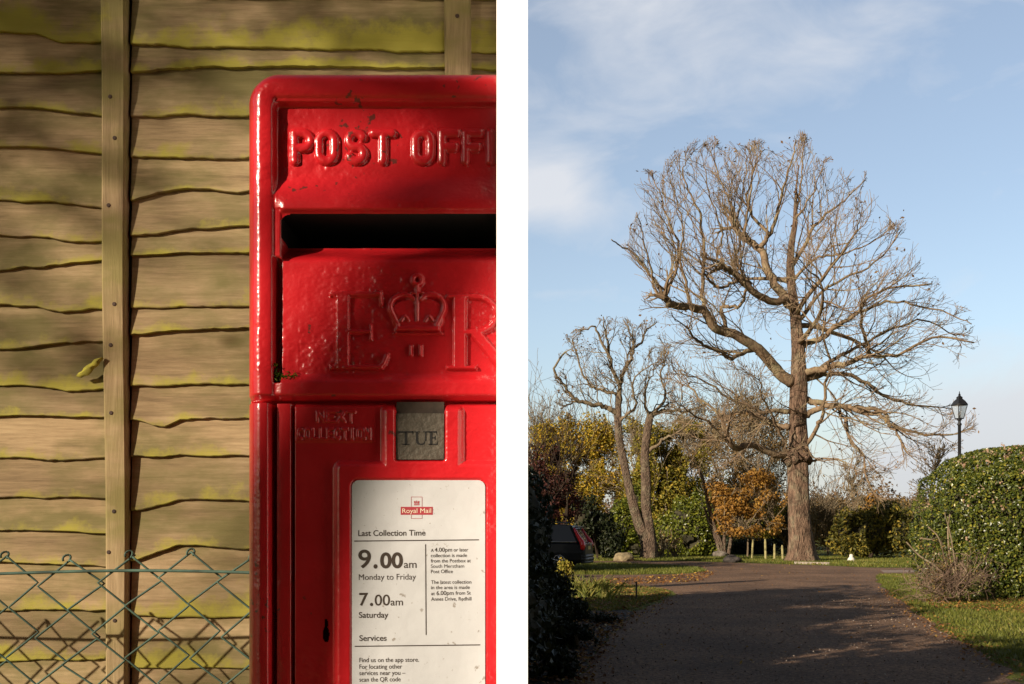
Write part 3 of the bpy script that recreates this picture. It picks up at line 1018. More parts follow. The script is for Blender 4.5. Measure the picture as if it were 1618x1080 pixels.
    scr = ramp(pn, [(0.655, (1, 1, 1)), (0.70, (0.55, 0.50, 0.44))])
    pl_.new(sc1.outputs['Fac'], scr.inputs[0])
    old = pb.inputs['Base Color'].links[0].from_socket
    pmx = node(pn, 'ShaderNodeMix', data_type='RGBA', blend_type='MULTIPLY')
    pmx.inputs['Factor'].default_value = 1
    pl_.new(old, pmx.inputs['A'])
    pl_.new(scr.outputs[0], pmx.inputs['B'])
    pl_.new(pmx.outputs['Result'], pb.inputs['Base Color'])
    yn = BD - 0.0020
    q = MB()
    pts = []
    rad = 11
    x0, y0, x1, y1 = 556.5, 758.5, 766.5, 1240
    for cx0, cy0, a0 in ((x0 + rad, y0 + rad, 180), (x1 - rad, y0 + rad, 270), (x1 - rad, y1 - rad, 0), (x0 + rad, y1 - rad, 90)):
        pts += arc(cx0, cy0, rad, rad, a0, a0 + 90, 6)
    fl(pts, yn, q, BD, 0.002)
    plate_o = q.build('notice_plate', paper, t)
    yk = yn - 0.00025
    ink = mat_plain('dark_brown_ink', (0.035, 0.022, 0.014), 0.6, var=0.1)
    q = MB()
    sl_ = -0.0135                                # the plate is printed a touch out of level
    for (a, b0, c_, d_) in ((560, 854.5, 757, 852.5), (561, 1020.5, 759, 1018.2)):
        fl([(a, b0 - 0.8), (c_, d_ - 0.8), (c_, d_ + 0.8), (a, b0 + 0.8)], yk, q, BD, 0.0002)
    fl([(672, 859.5), (673.5, 859.5), (674.3, 1002.5), (672.8, 1002.5)], yk, q, BD, 0.0002)
    q.build('ruled_lines', ink, plate_o)

    def text(lines, name, mat, par, y_):
        """printed lines: (words, left, baseline, width, x-height scale) in photo pixels, one mesh"""
        mb = MB()
        for (s_, px, py, wpx, hpx, bold) in lines:
            cu = bpy.data.curves.new('print', 'FONT')
            cu.body = s_
            cu.size = 1.0
            cu.offset = bold
            ob = bpy.data.objects.new('print', cu)
            me = bpy.data.meshes.new_from_object(ob)
            co = np.zeros(len(me.vertices) * 3)
            me.vertices.foreach_get('co', co)
            co = co.reshape(-1, 3)
            me.calc_loop_triangles()
            tr = np.zeros(len(me.loop_triangles) * 3, int)
            me.loop_triangles.foreach_get('vertices', tr)
            lo, hi = co[:, 0].min(), co[:, 0].max()
            sx = wpx / (hi - lo)
            X_ = px + (co[:, 0] - lo) * sx
            Y_ = py - co[:, 1] * hpx + (X_ - px) * sl_ * 0.6
            A = np.stack([(X_ - CX) * BS, np.full(len(X_), y_), EYE + (HZ - Y_) * BS], 1)
            mb.add(A, None, tr.reshape(-1, 3))
            bpy.data.objects.remove(ob)
            bpy.data.curves.remove(cu)
            bpy.data.meshes.remove(me)
        return mb.build(name, mat, par)

    T = [('Last Collection Time', 566.5, 846.5, 106, 13.0, 0.012),
         ('9', 566.5, 896.5, 20, 40.5, 0.014), ('.', 590.5, 896.5, 6.5, 40, 0.03), ('00', 601, 896.5, 36, 33.5, 0.03), ('am', 638.5, 896.8, 20, 17, 0.006),
         ('Monday to Friday', 567.5, 915.8, 90, 13.2, 0.0),
         ('7', 568, 956, 14, 28.5, 0.014), ('.', 585, 956, 5, 30, 0.03), ('00', 592.5, 956, 24, 24.5, 0.006), ('am', 617.5, 956, 19.5, 16.5, 0.006),
         ('Saturday', 567.5, 975.5, 46.5, 13, 0.012), ('Services', 568.3, 1012, 43, 13, 0.012),
         ('Find us on the app store.', 568.3, 1045.5, 94, 10, 0.006), ('For locating other', 568.3, 1056, 67.5, 10, 0.006),
         ('services near you \u2013', 568.3, 1066, 72.5, 10, 0.006), ('scan the QR code', 568.3, 1076.2, 65, 10, 0.006),
         ('A', 681, 871.6, 4.6, 7, 0.006), ('4.00pm', 687, 871.4, 27.5, 9.4, 0.006), ('or later', 717, 871, 23, 8, 0.006),
         ('collection is made', 681, 880, 57, 8, 0.006), ('from the Postbox at', 681, 888.4, 63, 8, 0.006), ('South Merstham', 681, 896.8, 52.5, 8, 0.0), ('Post Office', 681.2, 905.2, 34.5, 8, 0.006),
         ('The latest collection', 681.4, 922, 63.5, 8, 0.006), ('in the area is made', 681.4, 930.4, 61, 8, 0.006), ('at', 681.4, 939.8, 6, 8, 0.006), ('6.00pm', 690, 939.6, 27, 9.4, 0.006), ('from St', 720, 939, 24, 8, 0.006),
         ('Annes Drive, Redhill', 681.4, 948.6, 63.5, 8, 0.006)]
    text(T, 'printing', ink, plate_o, yk)
    # emblem: red bar over an outlined upright with a small crown
    crim = mat_plain('crimson_ink', (0.36, 0.030, 0.045), 0.6, var=0.05)
    q = MB()
    fl(rc(633.5, 800.5, 684, 813), yk, q, BD, 0.0002)
    for pts in (rc(632 + 18, 785, 632 + 18.5, 800.4), rc(667, 785, 667.5, 800.4), rc(650, 784.6, 667.5, 785.2), rc(650, 813.2, 650.5, 819), rc(667, 813.2, 667.5, 819), rc(650, 818.6, 667.5, 819.2)):
        fl(pts, yk, q, BD, 0.0002)
    fl(rc(654.5, 796.4, 663, 798), yk, q, BD, 0.0002)
    fl([(654.3, 791.6), (656.6, 791.2), (657.4, 795.6), (655, 795.6)], yk, q, BD, 0.0002)
    fl([(663.2, 791.6), (660.9, 791.2), (660.1, 795.6), (662.6, 795.6)], yk, q, BD, 0.0002)
    fl([(657.8, 792.2), (658.8, 790), (659.8, 792.2), (659.4, 795.6), (658.2, 795.6)], yk, q, BD, 0.0002)
    emb = q.build('emblem', crim, plate_o)
    text([('Royal Mail', 636, 810.2, 45.5, 10.2, 0.0)], 'emblem_printing', mat_plain('cream_ink', (0.75, 0.66, 0.5), 0.6, var=0.03), plate_o, yk - 0.0002)
    # moss in the corner of the plate
    rsm = np.random.RandomState(2)
    q = MB()
    for k in range(170):
        if k < 60:
            mx_, my_ = 434 + rsm.rand() * 4, 575 + rsm.rand() * 30
        else:
            mx_, my_ = 434 + 34 * rsm.rand() ** 1.3, 596 + rsm.randn() * 4
        c = P(mx_, my_, BD)
        c[1] = BD + 0.004 - rsm.rand() * 0.004
        d = rsm.randn(3, 3) * 0.0016
        q.add(c + d, None, [(0, 1, 2)], rnd=rsm.rand())
    q.build('moss', mat_leaf('bright_moss', [(0, (0.03, 0.05, 0.006)), (1, (0.11, 0.17, 0.006))]), t)
    # pedestal under the box
    q = MB()
    pc = ((xa + xb) / 2, BD + 0.13)
    q.box((pc[0], pc[1], zb / 2 + 0.02), (xb - xa - 0.05, 0.2, zb - 0.04))
    q.box((pc[0], pc[1], 0.03), (xb - xa - 0.012, 0.25, 0.06))
    q.build('pedestal', mat_plain('black_pedestal_paint', (0.02, 0.02, 0.006), 0.4, var=0.2), t)


post_box()

# ================================================================== driveway side
def gmat_asphalt():
    m, ns, ln, b = mat_new('brown_gravel_asphalt')
    t = node(ns, 'ShaderNodeTexCoord')
    n = node(ns, 'ShaderNodeTexNoise', {'Scale': 16.0, 'Detail': 9.0, 'Roughness': 0.85})
    ln.new(t.outputs['Object'], n.inputs['Vector'])
    r = ramp(ns, [(0.36, (0.045, 0.028, 0.018)), (0.52, (0.22, 0.138, 0.088)), (0.66, (0.52, 0.34, 0.22))])
    ln.new(n.outputs['Fac'], r.inputs[0])
    n2 = node(ns, 'ShaderNodeTexNoise', {'Scale': 0.55, 'Detail': 7.0, 'Roughness': 0.62})
    ln.new(t.outputs['Object'], n2.inputs['Vector'])
    r2 = ramp(ns, [(0.35, (0.62, 0.60, 0.60)), (0.65, (1.2, 1.15, 1.1))])
    ln.new(n2.outputs['Fac'], r2.inputs[0])
    mx = node(ns, 'ShaderNodeMix', data_type='RGBA', blend_type='MULTIPLY')
    mx.inputs['Factor'].default_value = 1
    ln.new(r.outputs[0], mx.inputs['A'])
    ln.new(r2.outputs[0], mx.inputs['B'])
    ln.new(mx.outputs['Result'], b.inputs['Base Color'])
    b.inputs['Roughness'].default_value = 0.85
    b.inputs['Specular IOR Level'].default_value = 0.25
    v = node(ns, 'ShaderNodeTexVoronoi', {'Scale': 55.0})
    ln.new(t.outputs['Object'], v.inputs['Vector'])
    bp = node(ns, 'ShaderNodeBump', {'Strength': 0.9, 'Distance': 0.012})
    ln.new(v.outputs['Distance'], bp.inputs['Height'])
    ln.new(bp.outputs[0], b.inputs['Normal'])
    return m


def gmat_grass():
    m, ns, ln, b = mat_new('mown_grass')
    t = node(ns, 'ShaderNodeTexCoord')
    n = node(ns, 'ShaderNodeTexNoise', {'Scale': 1.1, 'Detail': 9.0, 'Roughness': 0.7})
    ln.new(t.outputs['Object'], n.inputs['Vector'])
    r = ramp(ns, [(0.34, (0.06, 0.065, 0.016)), (0.52, (0.13, 0.145, 0.026)), (0.68, (0.21, 0.20, 0.05))])
    ln.new(n.outputs['Fac'], r.inputs[0])
    ln.new(r.outputs[0], b.inputs['Base Color'])
    b.inputs['Roughness'].default_value = 0.9
    b.inputs['Specular IOR Level'].default_value = 0.1
    n3 = node(ns, 'ShaderNodeTexNoise', {'Scale': 22.0, 'Detail': 4.0})
    ln.new(t.outputs['Object'], n3.inputs['Vector'])
    bp = node(ns, 'ShaderNodeBump', {'Strength': 1.0, 'Distance': 0.06})
    ln.new(n3.outputs['Fac'], bp.inputs['Height'])
    ln.new(bp.outputs[0], b.inputs['Normal'])
    return m


asphalt, grassm = gmat_asphalt(), gmat_grass()
m = MB()
m.add([(-900, -300, 0), (900, -300, 0), (900, 1500, 0), (-900, 1500, 0)], [(0, 1, 2, 3)])
tag(m.build('ground', grassm), kind='structure')


def sheet(name, pts, z, mat, wob=0.12, kind='structure', step=0.35):
    """a flat sheet with a slightly irregular edge; pts are ground points"""
    pts = [np.array(p) for p in pts]
    out = []
    for a, b in zip(pts, pts[1:] + pts[:1]):
        L = np.linalg.norm(b - a)
        k = max(1, int(L / step))
        for i in range(k):
            p = a + (b - a) * i / k
            w = wob * min(1.0, L / 2)
            p = p + w * np.array((vnoise(np.array([p[0] * 1.3]), np.array([p[1] * 1.3]), 21)[0], vnoise(np.array([p[0] * 1.3]), np.array([p[1] * 1.3]), 22)[0])) * 2
            out.append(p)
    me = bpy.data.meshes.new(name)
    me.from_pydata([(p[0], p[1], z) for p in out], [], [list(range(len(out)))])
    me.update()
    if me.polygons[0].normal.z < 0:
        me.flip_normals()
    me.materials.append(mat)
    o = bpy.data.objects.new(name, me)
    C.objects.link(o)
    return tag(o, kind=kind)


# the drive, the junction and its arms (outline points lie on the ground)
drive = [(0.35, -6), (0.45, 4), G(900, 1080), G(930, 1050), G(970, 1001), G(1010, 966), G(1045, 949), G(1064, 938), G(1052, 931), G(1000, 925), G(900, 921), (-6, 29.2),
         (-6, 33.5), G(890, 908), G(1000, 908), G(1080, 906.5), G(1118, 902.5), G(1108, 897), G(1080, 893.8), G(1000, 890.2), (1, 45.5), (1, 48), G(1060, 886.0), G(1150, 888.3),
         G(1230, 891), G(1300, 893.2), G(1370, 896.6), G(1440, 897.2), (22, 39.5), (22, 35.2), G(1440, 905.8), G(1395, 906.5), G(1383, 913), G(1400, 931), G(1440, 962), G(1498, 1001), G(1560, 1041), G(1618, 1080), (5.3, 6), (5.2, -6)]
road = sheet('driveway', drive, 0.004, asphalt)
# lighter gravel strip where the right arm leaves
sheet('gravel_path', [G(1392, 900.5), (22.5, 37.6), (22.5, 36.3), G(1440, 904.3), G(1394, 904.8)], 0.008, mat_plain('pale_gravel', (0.27, 0.20, 0.16), 0.9, var=0.35, scale=60))
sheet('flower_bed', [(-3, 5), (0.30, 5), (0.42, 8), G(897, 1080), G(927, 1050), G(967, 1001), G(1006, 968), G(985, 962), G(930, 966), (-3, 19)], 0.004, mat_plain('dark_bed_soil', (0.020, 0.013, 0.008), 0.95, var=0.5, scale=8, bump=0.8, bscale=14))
# a row of flush pale kerb stones at the far verge
m = MB()
for k in range(9):
    a = np.array(G(1262 + k * 6, 891.2 + k * 0.12))
    m.box((a[0], a[1] + 0.3, 0.05), (0.17, 0.13, 0.1), rz=0.1, rnd=k / 9)
tag(m.build('kerb', mat_plain('pale_kerb', (0.42, 0.36, 0.30), 0.8, var=0.2)), kind='structure')


# ------------------------------------------------------------------ foliage tools
def leaves(mb, pts, size, rng, out=None, flat=0.0, asp=0.55, jitter=0.35):
    """a small pointed leaf at each point"""
    n = len(pts)
    d = rng.normal(size=(n, 3))
    if out is not None:
        d = d * 0.8 + out * 0.9
    d /= np.linalg.norm(d, axis=1)[:, None] + 1e-9
    a = rng.normal(size=(n, 3))
    u = np.cross(d, a)
    u /= np.linalg.norm(u, axis=1)[:, None] + 1e-9
    v = np.cross(d, u)
    s = size * (1 + jitter * rng.uniform(-1, 1, n))[:, None]
    p = np.asarray(pts)
    V = np.stack([p - u * s * 0.5, p + v * s * asp * 0.5 + d * s * 0.08, p + u * s * 0.5, p - v * s * asp * 0.5 + d * s * 0.08], 1)
    F4 = np.arange(n * 4).reshape(n, 4)
    r = np.repeat(np.clip(rng.beta(2, 2, n), 0.01, 0.99), 4)
    mb.add(V.reshape(-1, 3), F4, rnd=r)


def blob_pts(rng, blobs, n, shell=0.55, gap=0.0, gscale=1.2, zmin=0.02, lump=0.25):
    """points through a set of ellipsoids, thicker towards the surface, with lumps and gaps"""
    blobs = np.asarray(blobs, float)
    vol = np.prod(blobs[:, 3:6], axis=1) ** (2 / 3)
    pick = rng.choice(len(blobs), n * 2, p=vol / vol.sum())
    d = rng.normal(size=(n * 2, 3))
    d /= np.linalg.norm(d, axis=1)[:, None]
    r = 1 - (1 - shell) * rng.random(n * 2) ** 1.5
    r = r * (1 + lump * (vnoise(d[:, 0] * 2.3 + pick * 3.1, d[:, 2] * 2.3 + d[:, 1] * 1.7 + 50, 31)) * 2)
    b = blobs[pick]
    p = b[:, :3] + d * r[:, None] * b[:, 3:6]
    keep = p[:, 2] > zmin
    if gap > 0:
        g = vnoise(p[:, 0] / gscale + 90, p[:, 2] / gscale + p[:, 1] * 0.31 / gscale + 40, 33) + 0.5 * vnoise(p[:, 0] / gscale * 2.3 + 9, p[:, 2] / gscale * 2.3 + p[:, 1] * 0.7, 34)
        keep &= g > (gap - 0.5)
    p, d = p[keep][:n], d[keep][:n]
    return p, d


def ell(mb, c, r, rng, n=14, amp=0.1):
    """rough dark inner mass of a shrub"""
    th = np.linspace(0.02, math.pi - 0.02, n)
    ph = np.arange(n * 2) * math.pi / n
    T, Pp = np.meshgrid(th, ph, indexing='ij')
    rr = 1 + amp * rng.uniform(-1, 1, T.shape)
    V = np.stack([c[0] + r[0] * rr * np.sin(T) * np.cos(Pp), c[1] + r[1] * rr * np.sin(T) * np.sin(Pp), np.maximum(c[2] + r[2] * rr * np.cos(T), 0.0)], -1)
    m_ = 2 * n
    i = np.arange(n - 1)[:, None] * m_
    j = np.arange(m_)[None, :]
    k = (j + 1) % m_
    mb.add(V.reshape(-1, 3), np.stack([i + j, i + m_ + j, i + m_ + k, i + k], -1).reshape(-1, 4))


def wander(rng, p, d, L, n, wig, up=0.0):
    pts = [np.array(p, float)]
    d = np.array(d, float)
    d /= np.linalg.norm(d)
    for i in range(n):
        d = d + rng.normal(size=3) * wig + np.array((0, 0, up))
        d /= np.linalg.norm(d)
        pts.append(pts[-1] + d * L / n)
    return np.array(pts), d


class Grower:
    def __init__(s, rng, envelope=None, ups=0.05, wig=0.2, tips=None, minr=0.009):
        s.rng, s.env, s.up, s.wig, s.tips, s.minr = rng, envelope, ups, wig, [] if tips is None else tips, minr

    def limb(s, mb, pts, rad, n=7):
        mb.tube(pts, rad, n, cap=True, rnd=s.rng.random())

    def grow(s, mb, p, d, L, r, lvl, spread=0.75, kids=4):
        rng = s.rng
        k = 6 if lvl > 0 else 4
        pts, _ = wander(rng, p, d, L, k, s.wig, s.up)
        if s.env is not None:
            ok = 1
            while ok < len(pts) and s.env(pts[ok]):
                ok += 1
            if ok < 3:
                return
            pts = pts[:ok]
        rad = np.maximum(r * np.linspace(1, 0.35, len(pts)), s.minr)
        mb.tube(pts, rad, 5 if r > 0.05 else (4 if r > 0.025 else 3), cap=False, rnd=rng.random())
        s.tips.append(pts[-1])
        if lvl <= 0:
            return
        for c in range(kids):
            f = (c + 0.6 + rng.uniform(-0.35, 0.35)) / kids
            f = min(0.98, 0.15 + 0.85 * f)
            i = f * (len(pts) - 1)
            i0 = min(int(i), len(pts) - 2)
            q = pts[i0] + (pts[i0 + 1] - pts[i0]) * (i - i0)
            t = pts[i0 + 1] - pts[i0]
            t /= np.linalg.norm(t)
            sd_ = rng.normal(size=3)
            sd_ -= t * sd_.dot(t)
            sd_ /= np.linalg.norm(sd_) + 1e-9
            ang = spread * rng.uniform(0.6, 1.25)
            nd = t * math.cos(ang) + sd_ * math.sin(ang)
            s.grow(mb, q, nd, L * (0.66 - 0.20 * f) * rng.uniform(0.75, 1.25), max(r * 0.5 * (1 - 0.3 * f), s.minr), lvl - 1, spread, kids)


def in_poly(poly):
    A = np.array(poly, float)
    B = np.roll(A, -1, 0)

    def f(x, y):
        c = ((A[:, 1] > y) != (B[:, 1] > y)) & (x < (B[:, 0] - A[:, 0]) * (y - A[:, 1]) / (B[:, 1] - A[:, 1] + 1e-12) + A[:, 0])
        return bool(c.sum() % 2)
    return f


def smooth_path(pts, rad, k=4):
    """Catmull-Rom through the traced points"""
    pts = np.array(pts, float)
    rad = np.array(rad, float)
    e = np.vstack([2 * pts[0] - pts[1], pts, 2 * pts[-1] - pts[-2]])
    out, ro = [], []
    for i in range(len(pts) - 1):
        p0, p1, p2, p3 = e[i:i + 4]
        for t in np.arange(k) / k:
            out.append(0.5 * (2 * p1 + (p2 - p0) * t + (2 * p0 - 5 * p1 + 4 * p2 - p3) * t * t + (3 * p1 - p0 - 3 * p2 + p3) * t ** 3))
            ro.append(rad[i] + (rad[i + 1] - rad[i]) * t)
    return np.vstack(out + [pts[-1]]), np.array(ro + [rad[-1]])


# ------------------------------------------------------------------ the great oak
def traced_tree(name, label, cat, base, D, trunk, limbs, env_px, seed, mats, twig, leafn, group=None, extra=0, wig=0.2, collar=None):
    rng = np.random.default_rng(seed)
    bp = P(base[0], base[1], D)
    t = thing(name, label, cat, (bp[0], D, 0), group)
    sc = D / F
    env2 = in_poly(env_px)
    ecx, ecy = np.mean([p[0] for p in env_px]), np.mean([p[1] for p in env_px]) + 40
    cx_w = bp[0]

    def env(p):
        # the crown is as deep as it is wide: its outline narrows in front and behind
        dy = p[1] - D
        half = (max(q[0] for q in env_px) - min(q[0] for q in env_px)) / 2 * sc
        k = 1 - 0.55 * (dy / half) ** 2
        if k < 0.25:
            return False
        px = CX + (cx_w + (p[0] - cx_w) / k) / p[1] * F
        py = HZ - (p[2] - EYE) / p[1] * F / (0.6 + 0.4 * k)
        ex, ey = px - ecx, py - ecy
        u = (1.05 if ey > -120 else 0.985) + 0.16 * float(vnoise(np.array([math.atan2(ey, ex) * 5.0 + 20]), np.array([seed * 1.7 + dy * 0.25]), 55)[0]) + 0.10 * float(vnoise(np.array([math.atan2(ey, ex) * 17.0 + 70]), np.array([dy * 0.6 + 9]), 56)[0])
        return env2(ecx + ex / u, ecy + ey / u)

    mt, mc, ml = MB(), MB(), MB()
    for pts, rad in trunk:
        q = np.array([P(a, b, D) for a, b in pts])
        q, r = smooth_path(q, np.array(rad) * sc)
        q[0, 2] = -0.1
        n = 22
        a = np.arange(n) * 2 * math.pi / n
        # an uneven, ridged trunk
        k0 = mt.n
        mt.tube(q, r, n)
        Vt = mt.V[-1]
        body = Vt[:len(q) * n].reshape(len(q), n, 3)
        off = body - q[:, None, :]
        rdg = 1 + 0.07 * np.sin(a * 5 + 1.3)[None, :] + 0.05 * vnoise(np.tile(a * 2.2, (len(q), 1)), np.repeat(np.arange(len(q))[:, None] * 0.7, n, 1), seed) * 2
        fl_ = np.clip(1 - (q[:, 2] / 2.0), 0, 1)[:, None] * 0.16 * np.sin(a * 6 + 0.4)[None, :]
        mt.V[-1][:len(q) * n] = (q[:, None, :] + off * (rdg + fl_)[..., None]).reshape(-1, 3)
    if collar:
        c0, rr = collar
        q = P(c0[0], c0[1], D)
        for k in range(26):
            an = k * 2 * math.pi / 26
            p0 = q + np.array((math.cos(an) * rr * sc, math.sin(an) * rr * sc, rng.normal() * 0.10))
            mt.tube(np.array([p0 - (0, 0, 0.22), p0 + (rng.normal() * 0.05, rng.normal() * 0.05, 0), p0 + (0, 0, 0.22)]), [0.10, 0.21, 0.09], 6)
    trunk_o = mt.build('trunk', mats[0], t, True)
    g = Grower(rng, env, ups=0.055, wig=wig, minr=0.0085)
    ctr = P(base[0], np.mean([p[1] for p in env_px]) + 80, D)
    mb2 = MB()
    for li, (pts, r0, r1, dep) in enumerate(limbs):
        n = len(pts)
        f = np.linspace(0, 1, n)
        # each limb leaves the trunk's plane by its own amount
        q = np.array([P(a, b, D + dep * k ** 1.2) for (a, b), k in zip(pts, f)])
        rad = (r0 + (r1 - r0) * f ** 0.75) * sc * 1.14
        q, rad = smooth_path(q, rad)
        q[1:-1] += rng.normal(size=(len(q) - 2, 3)) * 0.035
        mb2.tube(q, rad, 7 if r0 > 4 else 5, rnd=rng.random())
        L = np.linalg.norm(np.diff(q, axis=0), axis=1)
        cum = np.concatenate([[0], np.cumsum(L)])
        tot = cum[-1]
        step = twig[0]
        s_ = step * rng.uniform(0.4, 1.0) + (0.25 * tot if r0 > 5 else 0.05)
        while s_ < tot:
            i = min(np.searchsorted(cum, s_) - 1, len(q) - 2)
            p = q[i] + (q[i + 1] - q[i]) * (s_ - cum[i]) / (L[i] + 1e-9)
            tan = (q[i + 1] - q[i]) / (L[i] + 1e-9)
            outw = p - ctr
            outw /= np.linalg.norm(outw) + 1e-9
            sd_ = rng.normal(size=3)
            sd_ -= tan * sd_.dot(tan)
            sd_ /= np.linalg.norm(sd_)
            d = tan * 0.70 + sd_ * 0.60 + outw * 0.95 + np.array((0, 0, 0.10))
            ln_ = twig[1] * rng.uniform(0.6, 1.25) * (0.5 + 0.75 * (1 - s_ / tot))
            r_ = min(rad[min(i * 1, len(rad) - 1)] * 0.5, twig[2])
            g.grow(mc, p, d, ln_, max(r_, 0.02), twig[3], 0.55, twig[4])
            s_ += step * rng.uniform(0.6, 1.4)
        # the limb's own end breaks up into a spray
        for k in range(3):
            d = (q[-1] - q[-3]) / np.linalg.norm(q[-1] - q[-3]) + rng.normal(size=3) * 0.35
            g.grow(mc, q[-1], d, twig[1] * 0.55, max(rad[-1] * 0.8, 0.018), twig[3], 0.6, twig[4])
    # limbs towards and away from the viewer fill the crown's depth
    for k in range(extra):
        zz = rng.uniform(0.3, 0.66)
        tz = P(base[0], base[1] + (min(p[1] for p in env_px) - base[1]) * zz, D)
        tz[0] = np.interp(tz[2], [P(a, b, D)[2] for a, b in trunk[0][0]], [P(a, b, D)[0] for a, b in trunk[0][0]])
        sgn = -1 if k % 2 else 1
        d = np.array((rng.normal() * 0.7, sgn * 1.0, rng.uniform(0.1, 0.7)))
        q, _ = wander(rng, tz, d, 6.5 * (1.1 - zz * 0.6), 8, 0.16, 0.05)
        rad = np.linspace(0.14, 0.04, len(q))
        mb2.tube(q, rad, 6, rnd=rng.random())
        for i in range(2, len(q)):
            for _ in range(2):
                dd = rng.normal(size=3) + (q[-1] - q[0]) / np.linalg.norm(q[-1] - q[0]) * 0.8
                g.grow(mc, q[i], dd, twig[1] * 0.9, 0.035, twig[3], 0.7, twig[4])
    mb2.build('limbs', mats[1], t, True)
    mc.build('crown', mats[2], t)
    if leafn:
        tips = np.array(g.tips)
        pk = tips[rng.choice(len(tips), leafn)] + rng.normal(size=(leafn, 3)) * 0.12
        leaves(ml, pk, 0.15, rng)
        ml.build('leaves', mats[3], t)
    print(name, 'tips', len(g.tips), 'crown verts', mc.n)
    return t


OD = 47.0
oak_env = [(960, 378), (985, 335), (1015, 300), (1035, 276), (1085, 248), (1125, 222), (1180, 228), (1225, 236), (1268, 210), (1300, 255), (1372, 270), (1378, 300), (1434, 352),
           (1445, 395), (1492, 448), (1535, 498), (1556, 545), (1548, 585), (1512, 605), (1522, 660), (1508, 702), (1420, 745), (1390, 800), (1355, 790), (1300, 745), (1230, 735), (1150, 722),
           (1060, 690), (1040, 640), (1060, 570), (1010, 490), (1000, 425)]
oak_trunk = [([(1268, 887), (1268, 872), (1266, 850), (1263, 815), (1262, 780), (1261, 735), (1262, 700), (1261, 655), (1262, 615), (1262, 570), (1259, 520), (1256, 490), (1251, 455), (1249, 420), (1251, 385), (1256, 355), (1257, 330), (1258, 300), (1262, 260)],
              [26, 20.5, 18, 16.5, 16, 16, 14.5, 13.3, 13.5, 11, 9, 8, 6.8, 6, 5, 4, 3, 1.8, 0.8])]
